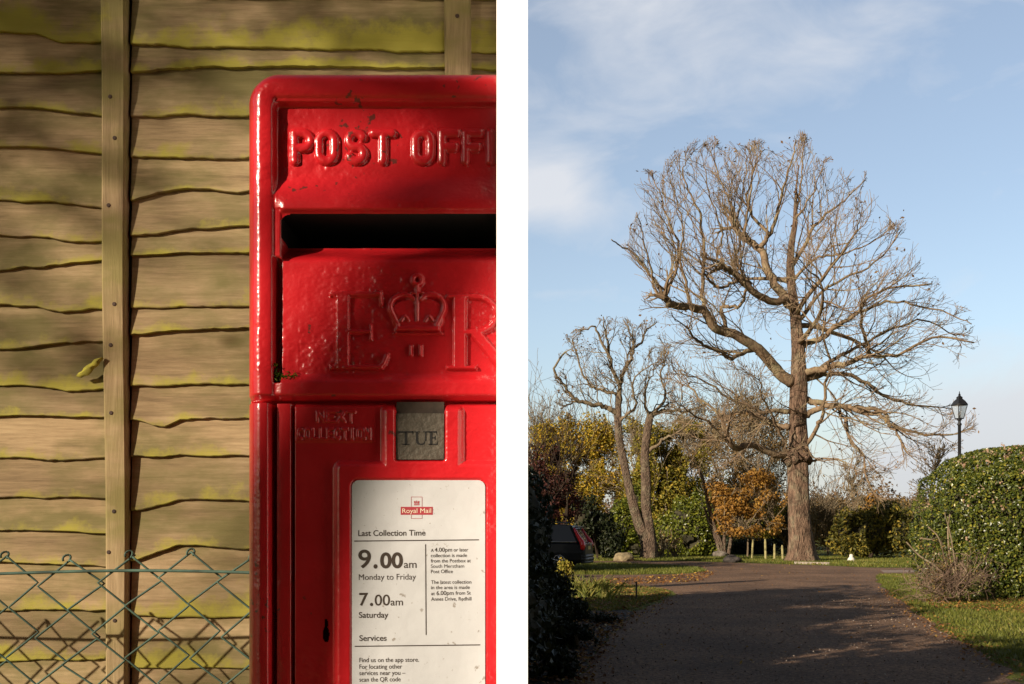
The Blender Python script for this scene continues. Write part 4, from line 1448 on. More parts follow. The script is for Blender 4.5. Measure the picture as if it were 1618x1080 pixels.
oak_limbs = [
    ([(1252, 605), (1228, 583), (1204, 556), (1180, 539), (1149, 524), (1128, 518), (1111, 492), (1090, 484), (1064, 482), (1049, 470)], 8.5, 4.5, -3.0),
    ([(1049, 470), (1036, 446), (1017, 420), (1004, 401), (979, 388), (966, 378)], 2.8, 0.7, -1.5),
    ([(1049, 470), (1060, 445), (1070, 420), (1070, 382), (1055, 348), (1047, 318), (1034, 286)], 3.2, 0.7, 1.0),
    ([(1049, 468), (1034, 455), (1028, 430), (1022, 400), (1014, 360), (1006, 335)], 2.2, 0.6, -2.2),
    ([(1090, 484), (1083, 446), (1074, 403), (1080, 370), (1072, 330), (1060, 290)], 2.8, 0.6, -2.0),
    ([(1109, 490), (1110, 446), (1112, 382), (1105, 339), (1092, 309), (1078, 272), (1086, 252)], 3.4, 0.6, 0.5),
    ([(1149, 524), (1140, 490), (1149, 484), (1168, 483), (1176, 465), (1177, 446), (1170, 425)], 3.2, 1.6, -2.6),
    ([(1256, 492), (1241, 476), (1217, 475), (1188, 458), (1162, 433), (1143, 421)], 6.5, 3.8, -1.8),
    ([(1143, 421), (1135, 400), (1141, 370), (1132, 340), (1120, 300), (1112, 262)], 2.2, 0.6, -1.5),
    ([(1162, 433), (1162, 407), (1170, 380), (1165, 350), (1172, 310), (1180, 262), (1178, 235)], 2.8, 0.6, 1.5),
    ([(1188, 458), (1180, 442), (1160, 446), (1140, 455), (1118, 440), (1112, 425)], 3.0, 1.4, -2.8),
    ([(1253, 482), (1237, 464), (1215, 432), (1206, 400), (1190, 384), (1173, 373), (1160, 358)], 7.0, 4.0, 1.5),
    ([(1160, 358), (1158, 335), (1149, 309), (1134, 275), (1128, 235)], 2.6, 0.6, 0.8),
    ([(1173, 373), (1180, 345), (1184, 310), (1190, 270), (1196, 245)], 2.4, 0.6, -1.8),
    ([(1201, 390), (1218, 369), (1230, 332), (1241, 284), (1254, 238), (1258, 222)], 3.8, 0.6, 1.0),
    ([(1216, 370), (1192, 346), (1180, 317), (1188, 280), (1199, 248), (1208, 236)], 2.6, 0.6, 2.0),
    ([(1249, 428), (1270, 388), (1293, 350), (1315, 330), (1336, 316), (1369, 280)], 3.6, 0.6, 1.5),
    ([(1258, 330), (1264, 300), (1268, 262), (1269, 222)], 2.2, 0.5, 0),
    ([(1256, 350), (1272, 325), (1290, 290), (1300, 262)], 2.0, 0.5, -1.5),
    ([(1253, 445), (1275, 418), (1300, 405), (1322, 402), (1350, 395), (1395, 372)], 2.6, 0.7, -2.5),
    ([(1262, 505), (1279, 483), (1289, 470), (1336, 437), (1383, 416), (1425, 362)], 3.6, 0.8, -1.5),
    ([(1262, 548), (1282, 540), (1303, 532), (1322, 514), (1359, 492), (1372, 470), (1416, 454), (1473, 448)], 5.0, 1.0, -2.5),
    ([(1360, 492), (1400, 478), (1440, 480), (1500, 496), (1535, 512)], 2.4, 0.6, -2.0),
    ([(1262, 592), (1290, 584), (1312, 579), (1340, 572), (1369, 563), (1416, 560), (1473, 534), (1539, 541)], 6.0, 1.0, -3.0),
    ([(1369, 563), (1374, 552), (1362, 520), (1360, 495), (1361, 470)], 3.2, 1.2, -3.2),
    ([(1270, 600), (1300, 592), (1336, 591), (1369, 605), (1406, 629), (1445, 640), (1482, 643)], 4.5, 1.0, 1.5),
    ([(1270, 600), (1320, 565), (1360, 545), (1410, 520), (1460, 505), (1510, 530)], 3.6, 0.8, 2.5),
    ([(1268, 630), (1300, 636), (1340, 643), (1392, 648), (1411, 671), (1463, 685), (1506, 686)], 5.0, 1.2, -1.0),
    ([(1268, 655), (1290, 645), (1320, 640), (1367, 651), (1396, 659), (1413, 681), (1425, 700)], 5.0, 1.4, -2.5),
    ([(1324, 642), (1335, 668), (1345, 697), (1365, 724), (1371, 762), (1396, 793)], 2.6, 0.9, -2.2),
    ([(1264, 720), (1280, 695), (1292, 672), (1300, 650), (1305, 605), (1309, 565), (1300, 520)], 3.8, 1.4, -2.5),
    ([(1246, 716), (1226, 719), (1192, 703), (1160, 708), (1150, 690)], 6.0, 3.4, -2.0),
    ([(1160, 706), (1140, 690), (1120, 668), (1095, 655), (1075, 640)], 2.8, 0.8, -2.6),
    ([(1247, 675), (1226, 671), (1196, 654), (1165, 652), (1149, 658), (1120, 640), (1090, 612)], 5.0, 1.2, 1.0),
    ([(1247, 650), (1222, 648), (1205, 652), (1180, 640), (1150, 628), (1110, 600), (1070, 590)], 4.0, 0.8, -2.0),
    ([(1210, 560), (1190, 552), (1170, 560), (1151, 565), (1140, 556), (1115, 548), (1098, 535), (1088, 520)], 4.2, 1.4, -3.2),
    ([(1246, 720), (1236, 690), (1222, 660), (1208, 630), (1200, 600)], 3.0, 0.8, -3.0),
    ([(1275, 730), (1300, 724), (1330, 728), (1350, 742)], 2.0, 0.7, -1.0),
]
traced_tree('oak_tree', 'great bare spreading oak with thick ridged trunk on the far grass verge', 'tree', (1268, 885), OD, oak_trunk, oak_limbs, oak_env, 5,
            (M['bark_oak'], M['twig_oak'], M['twig_oak'], M['leaf_brown']), (0.66, 2.5, 0.045, 2, 4), 650, extra=4, wig=0.15, collar=((1261, 722), 17))

# ------------------------------------------------------------------ bare tree with two stems
TD = 51.0
tw_env = [(868, 590), (880, 555), (900, 530), (925, 515), (940, 490), (975, 492), (1000, 512), (1030, 495), (1052, 520), (1060, 560), (1075, 590), (1110, 610), (1120, 650), (1100, 700), (1075, 720),
          (1040, 680), (1000, 660), (950, 680), (915, 665), (880, 645)]
tw_trunk = [([(1026, 884), (1024, 865), (1018, 845), (1008, 822), (999, 790), (992, 760), (985, 725), (978, 690), (977, 655), (977, 625)], [14, 10.5, 9, 8, 7, 6.6, 6.2, 6, 5.4, 4.6]),
            ([(1027, 884), (1028, 860), (1025, 830), (1021, 800), (1021, 760), (1019, 722), (1022, 690), (1026, 664), (1028, 650)], [13, 10, 8.5, 8, 7.6, 7, 6.4, 6, 4])]
tw_limbs = [
    ([(976, 650), (962, 646), (949, 641), (930, 637), (911, 632), (898, 618), (885, 600), (876, 582), (893, 556)], 4.2, 1.3, -1.5),
    ([(977, 640), (972, 622), (955, 618), (935, 610), (920, 590), (912, 560), (905, 535)], 3.2, 0.9, 1.0),
    ([(977, 640), (979, 608), (968, 585), (962, 561), (946, 531), (938, 515), (925, 520)], 3.8, 0.9, -1.0),
    ([(979, 608), (990, 580), (1000, 556), (1012, 540), (1021, 522), (1038, 508)], 3.4, 0.9, 0.8),
    ([(962, 561), (958, 530), (953, 500)], 2.2, 0.7, -1.4),
    ([(1000, 556), (998, 530), (985, 505)], 2.0, 0.7, 1.4),
    ([(978, 665), (990, 655), (1004, 640), (1000, 615), (1005, 595), (1030, 575)], 2.8, 0.8, -1.8),
    ([(1027, 660), (1040, 645), (1052, 625), (1045, 595), (1050, 560)], 3.2, 0.9, 0.5),
    ([(1027, 660), (1020, 640), (1022, 610), (1032, 585)], 2.8, 0.8, -1.0),
    ([(1020, 715), (1034, 706), (1047, 695), (1056, 690), (1075, 680), (1095, 660)], 3.4, 1.0, -1.0),
    ([(1028, 655), (1055, 648), (1085, 650), (1110, 640)], 3.4, 1.0, 1.4),
    ([(911, 632), (898, 640), (885, 645)], 1.6, 0.7, -1.6),
]
traced_tree('bare_tree', 'bare pale twin stemmed tree forked near the ground between the car and the oak', 'tree', (1026, 884), TD, tw_trunk, tw_limbs, tw_env, 9,
            (M['bark_grey'], M['twig_pale'], M['twig_pale'], M['leaf_brown']), (0.42, 1.5, 0.045, 2, 4), 220, wig=0.26)


# ------------------------------------------------------------------ trees and shrubs of the background
def stems(mb, rng, base, n, h, lean, r, D):
    for k in range(n):
        p = np.array((base[0], D, -0.05))
        d = np.array((rng.normal() * lean, rng.normal() * lean, 1))
        q, _ = wander(rng, p, d, h * rng.uniform(0.75, 1.05), 6, 0.09)
        mb.tube(q, np.linspace(r, r * 0.3, len(q)), 6, rnd=rng.random())


def shrub(name, label, cat, D, blobs_px, n, leaf, mat, seed, group=None, stem=(3, 0.08), stem_mat='twig_dark', core=0.0, gap=0.3, gscale=1.0, shell=0.35, lump=0.3, twigs=0, dz=0.75, extra=None):
    """blobs_px: (px, py, rx, ry) ellipses of the crown in photo pixels at distance D"""
    rng = np.random.default_rng(seed)
    sc = D / F
    bl = []
    for (px, py, rx, ry) in blobs_px:
        c = P(px, py, D)
        bl.append((c[0], D + rng.normal() * rx * sc * 0.25, c[2], rx * sc, rx * sc * dz, ry * sc))
    bl = np.array(bl)
    bx = bl[:, 0].mean()
    t = thing(name, label, cat, (bx, D, 0), group)
    mb = MB()
    p, d = blob_pts(rng, bl, n, shell=shell, gap=gap, gscale=gscale, lump=lump)
    leaves(mb, p, leaf, rng, out=d)
    mb.build('foliage', mat, t)
    if core:
        q = MB()
        for b in bl:
            ell(q, b[:3], b[3:] * core, rng, 12, 0.12)
        q.build('inner_growth', M['core'], t)
    top = float((bl[:, 2] + bl[:, 5]).max())
    q = MB()
    stems(q, rng, (bx, 0), stem[0], top * 0.8, 0.16, stem[1], D)
    g = Grower(rng, None, ups=0.05, wig=0.16, minr=0.012)
    for k in range(twigs):
        b = bl[rng.integers(len(bl))]
        s0 = np.array((b[0] + rng.normal() * b[3] * 0.3, b[1] + rng.normal() * b[4] * 0.3, max(0.1, b[2] - b[5] * 0.4)))
        e = b[:3] + rng.normal(size=3) * b[3:] * 0.45
        e[2] = b[2] + abs(rng.normal()) * b[5] * 0.55
        g.grow(q, s0, e - s0, np.linalg.norm(e - s0) * 1.25, 0.03, 2, 0.5, 3)
    q.build('stems', M[stem_mat], t)
    return t


GB = 'trees and shrubs behind the far verge'
shrub('autumn_tree', 'broad golden yellow leaved tree behind the bare twin stemmed tree', 'tree', 66,
      [(880, 720, 40, 52), (925, 725, 45, 65), (960, 745, 38, 60), (905, 790, 60, 55), (940, 690, 28, 42), (862, 690, 22, 36), (895, 680, 20, 34), (960, 690, 18, 32), (978, 800, 34, 44)], 27000, 0.185, M['leaf_yellow'], 11,
      GB, (5, 0.10), 'twig_pale', gap=0.30, gscale=0.9, shell=0.2, twigs=70)
shrub('bare_sapling', 'thin bare sapling with upright grey twigs above the purple shrub', 'tree', 72,
      [(848, 690, 18, 46), (838, 720, 20, 60)], 260, 0.16, M['leaf_russet'], 12, GB, (4, 0.05), 'twig_pale', gap=0.2, twigs=60)
shrub('olive_tree', 'olive green and yellow leaved tree right of the bare twin stems', 'tree', 62,
      [(1050, 715, 40, 55), (1010, 730, 35, 60), (1085, 740, 38, 60), (1045, 780, 60, 50), (1000, 690, 22, 32), (1085, 690, 30, 36)], 23000, 0.18, M['leaf_olive'], 13, GB, (4, 0.10), 'twig_pale', gap=0.30, gscale=1.0, shell=0.2, twigs=90)
shrub('russet_tree', 'tall thinly leaved russet tree left of the oak trunk', 'tree', 70,
      [(1130, 690, 45, 55), (1185, 680, 45, 62), (1225, 705, 30, 60), (1160, 745, 60, 55), (1215, 760, 40, 50), (1180, 645, 26, 30), (1100, 720, 30, 50)], 17000, 0.15, M['leaf_russet'], 14, GB, (6, 0.10), 'twig_pale', gap=0.34, shell=0.15, twigs=200)
shrub('laurel_bush', 'glossy mid green laurel bush between the bare stems and the orange tree', 'shrub', 57,
      [(1085, 830, 38, 48), (1112, 815, 28, 42), (1060, 848, 30, 36), (1100, 858, 38, 28)], 12000, 0.185, M['leaf_laurel'], 15, GB, (4, 0.05), core=0.66, gap=0.30, gscale=0.7)
shrub('laurel_bush', 'bright yellow green laurel bush behind the fork of the bare tree', 'shrub', 58,
      [(985, 830, 26, 44), (965, 850, 28, 34), (1005, 800, 22, 40), (1003, 860, 30, 26)], 11500, 0.18, M['leaf_laurel'], 16, GB, (4, 0.05), core=0.6, gap=0.32, gscale=0.7)
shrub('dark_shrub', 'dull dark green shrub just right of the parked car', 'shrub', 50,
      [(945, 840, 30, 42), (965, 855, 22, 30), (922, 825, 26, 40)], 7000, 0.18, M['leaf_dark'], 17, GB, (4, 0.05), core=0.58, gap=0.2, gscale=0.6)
shrub('purple_shrub', 'dark purple red leaved shrub above the parked car', 'shrub', 43,
      [(880, 775, 32, 46), (852, 750, 26, 48), (900, 800, 22, 36), (862, 800, 36, 40), (878, 722, 10, 22), (905, 745, 8, 18)], 9000, 0.12, M['leaf_purple'], 18, GB, (5, 0.06), gap=0.32, gscale=0.6, shell=0.2, twigs=60)
# orange beech with its pale stems
ot = shrub('orange_tree', 'low orange leaved tree with several pale stems left of the oak trunk', 'tree', 54,
           [(1150, 800, 36, 36), (1190, 790, 40, 40), (1222, 805, 26, 32), (1165, 835, 34, 16), (1205, 830, 34, 20), (1135, 770, 22, 22), (1200, 755, 26, 20)], 8500, 0.15, M['leaf_orange'], 19, GB, (1, 0.05), 'twig_pale', gap=0.42, gscale=0.8, shell=0.15, twigs=60)
q = MB()
for pts, r0, r1 in (([(1143, 884), (1139, 860), (1128, 830), (1120, 800), (1113, 765), (1104, 740)], 4.5, 2.2), ([(1139, 884), (1137, 868), (1129, 845), (1120, 822), (1112, 800)], 4.2, 1.5),
                    ([(1146, 884), (1144, 862), (1146, 835), (1152, 800), (1165, 770)], 3.6, 1.2), ([(1150, 884), (1154, 858), (1160, 830), (1176, 800), (1200, 775)], 3.4, 1.0)):
    a = np.array([P(x_, y_, 54) for x_, y_ in pts])
    a[0, 2] = -0.05
    a, r_ = smooth_path(a, np.linspace(r0, r1, len(pts)) * 54 / F)
    q.tube(a, r_, 8)
q.build('trunk', M['bark_grey'], ot, True)
shrub('dry_shrub', 'straw brown thicket of twigs close behind the right side of the oak trunk', 'shrub', 58,
      [(1290, 830, 18, 50), (1308, 845, 20, 40), (1325, 858, 18, 28)], 1700, 0.14, M['leaf_russet'], 20, GB, (9, 0.03), 'twig_pale', gap=0.25, shell=0.1, twigs=110)
shrub('round_bush', 'low rounded dark evergreen bush with golden tips right of the oak trunk', 'shrub', 52,
      [(1380, 838, 48, 44), (1345, 838, 28, 34), (1415, 845, 28, 38), (1365, 862, 44, 24), (1400, 815, 34, 24), (1340, 820, 18, 16)], 11000, 0.19, M['leaf_round'], 21, GB, (4, 0.06), core=0.62, gap=0.15, gscale=0.7, lump=0.35)
for i, (px, D_, lab) in enumerate(((1047, 53, 'small fan of dry pale stems just right of the bare tree base'), (1066, 53.5, 'small fan of dry pale stems in front of the dark green laurel'))):
    rng = np.random.default_rng(40 + i)
    t = thing('dead_plant', lab, 'plant', (P(px, 884, D_)[0], D_, 0), GB)
    q = MB()
    for k in range(18):
        d = np.array((rng.normal() * 0.45, rng.normal() * 0.3, 1))
        w_, _ = wander(rng, (P(px, 884, D_)[0] + rng.normal() * 0.12, D_ + rng.normal() * 0.1, 0), d, rng.uniform(0.8, 1.7), 5, 0.1)
        q.tube(w_, np.linspace(0.03, 0.012, 6), 4, rnd=rng.random())
    q.build('stems', M['twig_pale'], t)
    q = MB()
    p, d = blob_pts(rng, [(P(px, 884, D_)[0], D_, 0.8, 0.55, 0.4, 0.7)], 130, 0.1)
    leaves(q, p, 0.13, rng)
    q.build('foliage', M['leaf_russet'], t)

# understorey that closes the view at ground level between the trunks
for i, (px, py, rx, ry, D_, mt_, lab) in enumerate(((1180, 872, 60, 30, 62, 'leaf_dark', 'low dark evergreen undergrowth behind the wooden stakes'), (1110, 866, 40, 34, 64, 'leaf_laurel', 'low green undergrowth below the laurel bush'),
                                                  (900, 850, 60, 44, 70, 'leaf_olive', 'low olive undergrowth below the golden tree'), (1030, 852, 46, 40, 66, 'leaf_olive', 'low olive undergrowth behind the twin stems'),
                                                  (1165, 800, 70, 60, 74, 'leaf_olive', 'dense olive green thicket behind the russet and orange trees'), (1240, 830, 50, 60, 76, 'leaf_russet', 'russet brown thicket right behind the oak trunk'))):
    shrub('undergrowth', lab, 'shrub', D_, [(px, py, rx, ry), (px - rx * .5, py + ry * .3, rx * .6, ry * .7), (px + rx * .5, py + ry * .3, rx * .6, ry * .7)], 11000, 0.2, M[mt_], 60 + i, GB, (3, 0.05), core=0.55, gap=0.25)

# far woodland, each crown its own tree
FG = 'far woodland trees beyond the round bush'
for i, (px, top, w, D_, mt_, lab) in enumerate(((1300, 778, 26, 125, 'far_leaf', 'far greyish brown tree beside the oak trunk on the skyline'), (1335, 786, 30, 118, 'leaf_russet', 'far russet tree low on the skyline left of the round bush'),
                                               (1368, 774, 26, 122, 'leaf_orange', 'far orange brown tree on the skyline above the round bush'), (1395, 780, 28, 140, 'far_leaf', 'far grey brown tree on the skyline above the bush right half'),
                                               (1430, 782, 30, 130, 'leaf_russet', 'far russet tree behind the small bare tree by the clipped hedge'), (1465, 778, 34, 150, 'far_leaf', 'far grey tree half hidden by the clipped hedge'))):
    bot = 850
    shrub('far_tree', lab, 'tree', D_, [(px, (top + bot) / 2, w, (bot - top) / 2), (px - w * .4, top + 26, w * .6, 24), (px + w * .5, top + 30, w * .55, 26)], 2600, 0.36, M[mt_], 80 + i, FG, (3, 0.16), 'twig_pale', core=0.7, gap=0.25, gscale=1.6, lump=0.4)
# long low woods closing the horizon on the right
rng = np.random.default_rng(77)
q = MB()
bl = [(x_, 270 + rng.normal() * 10, 4, 9 + rng.random() * 6, 8, 6.5 + rng.random() * 5) for x_ in np.arange(-40, 190, 8)]
p, d = blob_pts(rng, bl, 26000, 0.2, 0.1, 3.0)
leaves(q, p, 1.0, rng, out=d)
o = q.build('distant_wood', M['far_leaf'])
tag(o, 'hazy brown distant wood along the horizon right of the oak', 'woodland', kind='stuff')

# small bare trees between the oak and the clipped hedge
for i, (px, top, w, D_, lab, nt) in enumerate(((1452, 712, 30, 62, 'small grey bare tree rising beside the clipped hedge', 70), (1350, 735, 26, 100, 'faint slender bare birch on the skyline right of the oak', 60))):
    rng = np.random.default_rng(90 + i)
    c = P(px, 860, D_)
    t = thing('slender_tree', lab, 'tree', (c[0], D_, 0))
    sc = D_ / F
    q, b_ = MB(), MB()
    hgt = EYE + (HZ - top) * sc
    tr, _ = wander(rng, (c[0], D_, -0.05), (0.04, 0, 1), hgt * 0.95, 9, 0.05)
    q.tube(tr, np.linspace(0.10, 0.025, 10), 7)
    q.build('trunk', M['bark_grey'], t, True)
    g = Grower(rng, None, ups=0.07, wig=0.14, minr=0.013 * D_ / 60)
    for k in range(nt):
        j = rng.integers(3, 10)
        d = np.array((rng.normal(), rng.normal(), rng.uniform(0.5, 1.4)))
        g.grow(b_, tr[j], d, w * sc * rng.uniform(0.6, 1.2), 0.03, 2, 0.5, 3)
    b_.build('crown', M['twig_pale'], t)
    q = MB()
    pk = np.array(g.tips)[rng.choice(len(g.tips), 240)]
    leaves(q, pk, 0.16, rng)
    q.build('leaves', M['leaf_russet'], t)

# ------------------------------------------------------------------ wooden stakes
stk = mat_plain('pale_stake_wood', (0.34, 0.30, 0.13), 0.85, var=0.3, scale=9)
for i, (px, top, lean, w, lab) in enumerate(((1189, 852, 0.06, 0.10, 'pale wooden stake leaning right, nearest the orange tree stems'), (1211, 851, -0.03, 0.11, 'tallest pale wooden stake, second from the orange tree stems'),
                                            (1225, 859, -0.01, 0.11, 'upright pale wooden stake third along towards the oak'), (1238, 861, -0.05, 0.11, 'pale wooden stake right beside the oak trunk'))):
    D_ = 50.0 - i * 0.2
    b_ = P(px - 1, 886, D_)
    tp = P(px + 1, top, D_)
    t = MB()
    h_ = tp[2]
    zz = np.linspace(-0.1, h_, 8)
    xx = b_[0] + lean * zz
    t.tube(np.stack([xx, np.full(8, D_), zz], 1), [w * .55, w * .55, w * .52, w * .54, w * .5, w * .5, w * .48, w * .3], 7)
    tag(t.build('wooden_stake', stk, None, False), lab, 'stake', 'stakes beside the oak')

# ------------------------------------------------------------------ stones and the small white post
rng = np.random.default_rng(3)
for px, py, s_, lab, col in ((985, 886, 0.55, 'mossy tan boulder on the grass right of the parked car', (0.23, 0.18, 0.10)), (1157, 888, 0.42, 'dark rounded boulder at the edge of the far drive', (0.06, 0.05, 0.045)), (1136, 880, 0.45, 'grey brown stone at the foot of the pale stems', (0.20, 0.17, 0.14))):
    x_, y_ = G(px, py)
    bm = bmesh.new()
    bmesh.ops.create_icosphere(bm, subdivisions=3, radius=1.0)
    for v in bm.verts:
        k = 1 + 0.22 * (vnoise(np.array([v.co.x * 1.6 + px]), np.array([v.co.y * 1.6 + v.co.z * 2.1]), 9)[0]) * 2
        v.co = Vector((v.co.x * k * s_ * 0.9 + x_, v.co.y * k * s_ * 0.7 + y_, max(-0.02, v.co.z * k * s_ * 0.55 + 0.10)))
    me = bpy.data.meshes.new('boulder')
    bm.to_mesh(me)
    bm.free()
    me.materials.append(mat_plain('boulder_stone', col, 0.9, var=0.4, scale=6, bump=0.6, bscale=12))
    o = bpy.data.objects.new('boulder', me)
    C.objects.link(o)
    tag(o, lab, 'stone')
x_, y_ = G(1345, 886.6)
m = MB()
m.lathe([(0.0, 0.34), (0.05, 0.33), (0.09, 0.29), (0.08, 0.23), (0.10, 0.19), (0.16, 0.12), (0.17, 0.05), (0.16, 0.0)], (x_, y_, 0), 14)
tag(m.build('white_marker', mat_plain('white_marker_paint', (0.72, 0.68, 0.6), 0.7, var=0.1), None, True), 'small white painted marker stone on the far verge beside the round bush', 'marker')
x_, y_ = G(1005.5, 946)
m = MB()
m.tube([(x_, y_, -0.05), (x_, y_, 0.2), (x_, y_, 0.36)], 0.018, 6)
m.tube([(x_, y_, 0.35), (x_, y_, 0.37), (x_, y_, 0.385)], [0.026, 0.026, 0.01], 6)
tag(m.build('metal_peg', mat_plain('black_iron_peg', (0.02, 0.02, 0.02), 0.5)), 'short thin dark metal peg at the edge of the leafy bed', 'peg')


# ------------------------------------------------------------------ parked car
def car():
    D_ = 37.5
    bx = P(938, 897, D_)[0]
    yaw = R(180 - 14)                          # heading away to the left
    ca, sa = math.cos(yaw), math.sin(yaw)
    W, L = 0.92, 4.8
    rear = np.array((bx - 0.15, D_ + 0.15))    # where the rear bumper's near corner region stands

    def T(p):
        p = np.asarray(p, float).reshape(-1, 3)
        q = p.copy()
        q[:, 2] = p[:, 2] * 1.07
        q[:, 0] = rear[0] + (p[:, 0]) * ca - p[:, 1] * sa
        q[:, 1] = rear[1] + (p[:, 0]) * sa + p[:, 1] * ca
        return q
    c0 = T([(L / 2, 0, 0)])[0]
    t = thing('parked_car', 'dark grey estate car parked behind the shady hedge with tall red tail lamps', 'car', (c0[0], c0[1], 0))
    paint = mat_plain('dark_grey_car_paint', (0.012, 0.014, 0.018), 0.4, metal=0.0, var=0.03, coat=0.15)
    paint.node_tree.nodes['Principled BSDF'].inputs['Specular IOR Level'].default_value = 0.2
    glass = mat_plain('tinted_car_glass', (0.02, 0.024, 0.028), 0.05, var=0.02, coat=0.1)
    black = mat_plain('black_plastic_trim', (0.015, 0.015, 0.016), 0.55, var=0.1)
    chrome = mat_plain('bright_metal_trim', (0.6, 0.6, 0.6), 0.2, metal=1.0, var=0.05)
    # lower body: stations along the length (x from the rear), each a cross section
    xs = [0.0, 0.06, 0.25, 0.8, 1.6, 2.4, 3.2, 3.9, 4.45, 4.72, 4.8]
    zt = [0.88, 0.94, 0.97, 0.98, 0.98, 0.97, 0.95, 0.88, 0.78, 0.66, 0.55]
    zb = [0.36, 0.30, 0.26, 0.24, 0.22, 0.22, 0.22, 0.22, 0.24, 0.30, 0.38]
    hw = [0.80, 0.87, 0.90, W, W, W, W, 0.91, 0.87, 0.78, 0.66]
    m = MB()
    rings = []
    for x_, a, b_, w in zip(xs, zt, zb, hw):
        rings.append([(x_, -w * .92, b_), (x_, -w, b_ + .12), (x_, -w, (a + b_) / 2), (x_, -w * .97, a - .07), (x_, -w * .9, a), (x_, w * .9, a), (x_, w * .97, a - .07), (x_, w, (a + b_) / 2), (x_, w, b_ + .12), (x_, w * .92, b_)])
    V = T(np.array(rings).reshape(-1, 3))
    n, k = 10, len(xs)
    fq = [(i * n + j, i * n + (j + 1) % n, (i + 1) * n + (j + 1) % n, (i + 1) * n + j) for i in range(k - 1) for j in range(n)]
    cap = [(0, 9, 8, 1), (1, 8, 7, 2), (2, 7, 6, 3), (3, 6, 5, 4)]
    e = (k - 1) * n
    fq += cap + [tuple(e + c for c in reversed(f)) for f in cap]
    m.add(V, fq)
    # roof with pillars: profile of the cabin at bottom, shoulder and roof edge
    bot = [(0.10, .80), (0.12, .86), (0.9, .86), (2.0, .86), (3.05, .84), (3.45, .78)]
    m.build('body', paint, t, False)
    for sgn in (-1, 1):
        tr = MB()
        tr.tube(T([(0.3, 0.868 * sgn, 0.985), (1.5, 0.872 * sgn, 0.99), (3.3, 0.862 * sgn, 0.975)]), 0.018, 6)
        tr.build('window_trim', chrome, t, True)
    # cabin as glass shell
    prof = [(0.12, 0.96), (0.42, 1.44), (0.60, 1.52), (1.2, 1.57), (2.0, 1.57), (2.45, 1.52), (3.35, 0.97)]
    g = MB()
    inn = []
    for x_, z_ in prof:
        w = 0.84 - (z_ - 0.95) * 0.30
        inn.append([(x_, -w, z_), (x_, w, z_)])
    V = T(np.array(inn).reshape(-1, 3))
    fq = [(2 * i, 2 * i + 1, 2 * i + 3, 2 * i + 2) for i in range(len(prof) - 1)]
    tri = []
    for s_ in (0, 1):
        for i in range(1, len(prof) - 1):
            tri.append((s_, 2 * i + s_, 2 * i + 2 + s_) if s_ == 0 else (s_, 2 * i + 2 + s_, 2 * i + s_))
    g.add(V, fq, tri)
    g.build('windows', glass, t)
    r_ = MB()
    rp = [(0.38, 1.42), (0.55, 1.535), (1.2, 1.59), (2.0, 1.59), (2.50, 1.53)]
    V = []
    for x_, z_ in rp:
        w = 0.85 - (z_ - 0.95) * 0.30
        V += [(x_, -w, z_ - 0.05), (x_, -w * .9, z_), (x_, w * .9, z_), (x_, w, z_ - 0.05)]
    r_.add(T(V), [(4 * i + j, 4 * i + j + 1, 4 * i + 5 + j, 4 * i + 4 + j) for i in range(len(rp) - 1) for j in range(3)])
    r_.build('roof', paint, t)
    for sgn in (-1, 1):
        for (xa, za, xb, zb_, w) in ((0.24, 0.96, 0.55, 1.50, 0.10), (1.25, 0.96, 1.35, 1.55, 0.05), (2.25, 0.96, 2.2, 1.55, 0.05), (3.38, 0.95, 2.48, 1.52, 0.05)):
            ya = 0.845 * sgn
            yb2 = (0.85 - (zb_ - 0.95) * 0.30) * sgn
            pl = MB()
            pl.tube(T([(xa, ya, za), ((xa + xb) / 2, (ya + yb2) / 2 * 1.01, (za + zb_) / 2), (xb, yb2, zb_)]), w * 0.6, 6)
            pl.build('pillar', paint, t)
        la = MB()
        pth = T([(0.10, 0.90 * sgn, 0.72), (0.08, 0.89 * sgn, 0.86), (0.12, 0.875 * sgn, 0.98), (0.24, 0.83 * sgn, 1.14), (0.34, 0.785 * sgn, 1.30), (0.42, 0.74 * sgn, 1.44)])
        la.tube(pth, [0.07, 0.105, 0.10, 0.07, 0.06, 0.045], 8)
        la.build('tail_lamp', mat_plain('red_lamp_lens', (0.75, 0.02, 0.03), 0.12, var=0.05, coat=0.6), t, True)
        rl = MB()
        rl.tube(T([(0.7, 0.62 * sgn, 1.60), (0.8, 0.62 * sgn, 1.64), (2.2, 0.62 * sgn, 1.64), (2.3, 0.62 * sgn, 1.60)]), 0.022, 6)
        rl.build('roof_rail', chrome, t)
        for x_ in (0.95, 3.85):
            wh = MB()
            a = np.linspace(0, 2 * math.pi, 25)
            for (r2, y0, y1) in ((0.335, 0.72, 0.93),):
                ring = [np.stack([x_ + r3 * np.cos(a), np.full(25, y3 * sgn), 0.335 + r3 * np.sin(a)], 1) for r3, y3 in ((0.21, 0.92), (0.30, 0.935), (0.335, 0.90), (0.335, 0.74), (0.2, 0.72))]
            V = np.stack(ring, 0)
            i = np.arange(4)[:, None] * 25
            j = np.arange(24)[None, :]
            wh.add(T(V.reshape(-1, 3)), np.stack([i + j, i + j + 1, i + 26 + j, i + 25 + j], -1).reshape(-1, 4))
            wo_ = wh.build('wheel', mat_plain('tyre_rubber', (0.018, 0.018, 0.018), 0.8), t, True)
            ri = MB()
            for q_ in range(5):
                an = q_ * 2 * math.pi / 5 + 0.3
                ri.tube(T([(x_, 0.90 * sgn, 0.335), (x_ + 0.1 * math.cos(an), 0.915 * sgn, 0.335 + 0.1 * math.sin(an)), (x_ + 0.21 * math.cos(an), 0.91 * sgn, 0.335 + 0.21 * math.sin(an))]), [0.05, 0.04, 0.035], 6)
